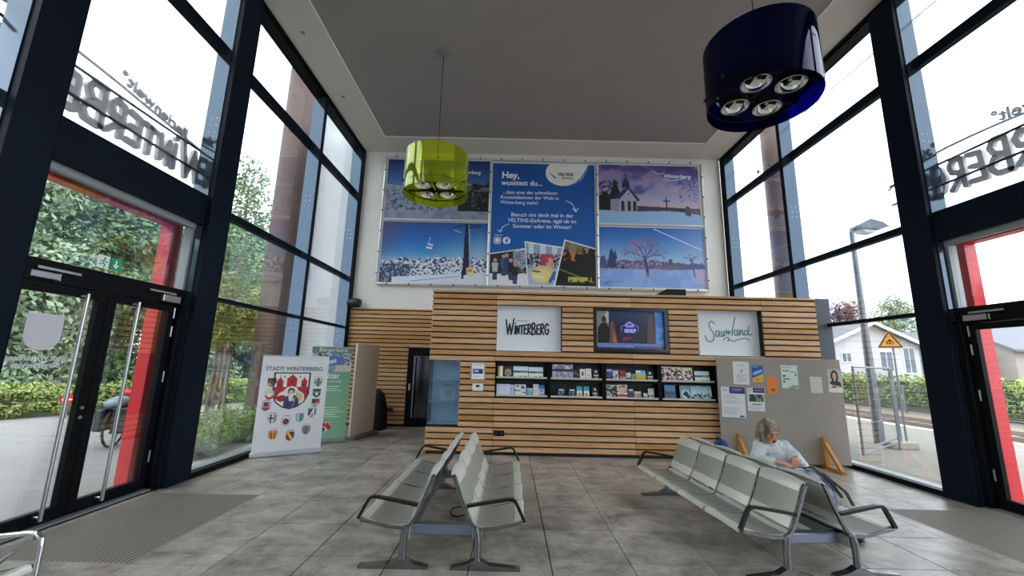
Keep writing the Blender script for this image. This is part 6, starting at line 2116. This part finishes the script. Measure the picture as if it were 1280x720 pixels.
def house(x0, x1, y0, y1, ze, zr, mwall, label, ridge='y', wins=(), over=.55):
    t = thing('house', label, 'house', ((x0 + x1) / 2, (y0 + y1) / 2, -.12))
    part('walls', MB().box(x0, x1, y0, y1, -.12, ze), mwall, t, world=True)
    if ridge == 'y':
        xm = (x0 + x1) / 2
        part('gable', MB().prism([(x0, ze), (x1, ze), (xm, zr - .12)], y0, y1, 'y'), mwall, t, world=True)
        sl = (zr - ze) / ((x1 - x0) / 2)
        for s in (-1, 1):
            xo = xm + s * ((x1 - x0) / 2 + over)
            part('roof_slope', MB().prism([(xm, zr), (xo, zr - sl * ((x1 - x0) / 2 + over)), (xo, zr - sl * ((x1 - x0) / 2 + over) - .16), (xm, zr - .16)], y0 - over, y1 + over, 'y'), M_ROOF, t, world=True)
            part('barge_board', MB().prism([(xm, zr - .02), (xo, zr - sl * ((x1 - x0) / 2 + over) - .02), (xo, zr - sl * ((x1 - x0) / 2 + over) - .26), (xm, zr - .26)], y0 - over - .04, y0 - over, 'y'), M_WFR, t, world=True)
    else:
        ym = (y0 + y1) / 2
        sl = (zr - ze) / ((y1 - y0) / 2)
        for s in (-1, 1):
            yo = ym + s * ((y1 - y0) / 2 + over)
            zo = zr - sl * ((y1 - y0) / 2 + over)
            part('roof_slope', MB().prism([(ym, zr), (yo, zo), (yo, zo - .16), (ym, zr - .16)], x0 - over, x1 + over, 'x'), M_ROOF, t, world=True)
        part('gable', MB().prism([(y0, ze), (y1, ze), (ym, zr - .12)], x0, x1, 'x'), mwall, t, world=True)
    for (x, z, w_, h_) in wins:
        f = part('window_frame', MB().box(x - w_ / 2, x + w_ / 2, y0 - .05, y0 + .02, z, z + h_), M_WFR, t, world=True)
        part('window_pane', MB().box(x - w_ / 2 + .07, x - .03, y0 - .06, y0 - .045, z + .07, z + h_ - .07).box(x + .03, x + w_ / 2 - .07, y0 - .06, y0 - .045, z + .07, z + h_ - .07), M_WPANE, f, world=True)
    return t


house(22.9, 30.0, 30.0, 40.0, 3.75, 5.35, M_HOUSE, 'white gabled house with small windows beyond the tracks', 'y', ((24.6, 2.3, .75, .75), (27.5, 1.7, 1.0, 1.5), (29.2, 1.6, .9, 1.9)), .6)
house(30.65, 35.4, 31.0, 39.0, 3.55, 5.1, M_HOUSE, 'white house wing with long grey roof right of the gabled house', 'x', ((30.9, 1.2, .75, 2.2), (33.4, 2.0, 1.1, 1.25)), .5)
house(36.4, 56.0, 29.5, 38.0, 3.75, 6.0, M_HOUSE2, 'beige house with wide grey roof seen through the right entrance door', 'x', ((38.3, 1.7, 1.6, 1.4), (42, 1.7, 1.6, 1.4), (47, 1.7, 1.6, 1.4)), .5)
tree(37.5, 45, 9.3, 2.9, M_LEAFS[3], 'dark red-leaved tree behind the white house', 601, 8000, .4, None, .13)
tree(44.6, 47, 10.4, 3.2, M_LEAFS[1], 'pale green tree behind the white house roof', 602, 8000, .35, None, .13)
tree(40.6, 46, 7.2, 2.4, M_LEAFS[0], 'lower green tree between the red-leaved and the pale tree', 603, 6000, .3, None, .13)
tree(49.5, 48, 8.2, 2.6, M_LEAFS[0], 'green tree rightmost of those behind the house roofs', 604, 6000, .3, None, .13)
cb = MB().tube([(8.2, 2, 8.88), (8.2, 14.2, 8.92), (8.2, 40, 9.1)], .014, 5)
tag(part('overhead_wire', cb, M_BLACK), 'long thin black overhead wire running along the platform', 'wire')
cb = MB().tube([(7.88, 11.12, 7.6), (9.2, 14.7, 9.1), (11.6, 20, 11.4)], .010, 5).lathe([(.04, 0), (.05, .05), (.04, .1)], 8, Matrix.Translation((8.35, 12.9, 8.3)))
tag(part('overhead_wire', cb, M_BLACK), 'slanting thin overhead wire with insulator beside the right column', 'wire')
ib = thing('info_display', 'dark grey platform display board seen through the right top light', 'sign', (7.6, 5.75, GZ))
part('display_post', MB().tube([(7.6, 5.75, GZ), (7.6, 5.75, 3.0)], .04, 8), M_GALV, ib, world=True)
part('display_box', MB().cbox(7.55, 7.65, 5.05, 5.82, 2.62, 3.12, .01), M_DARKBOX, ib, world=True)
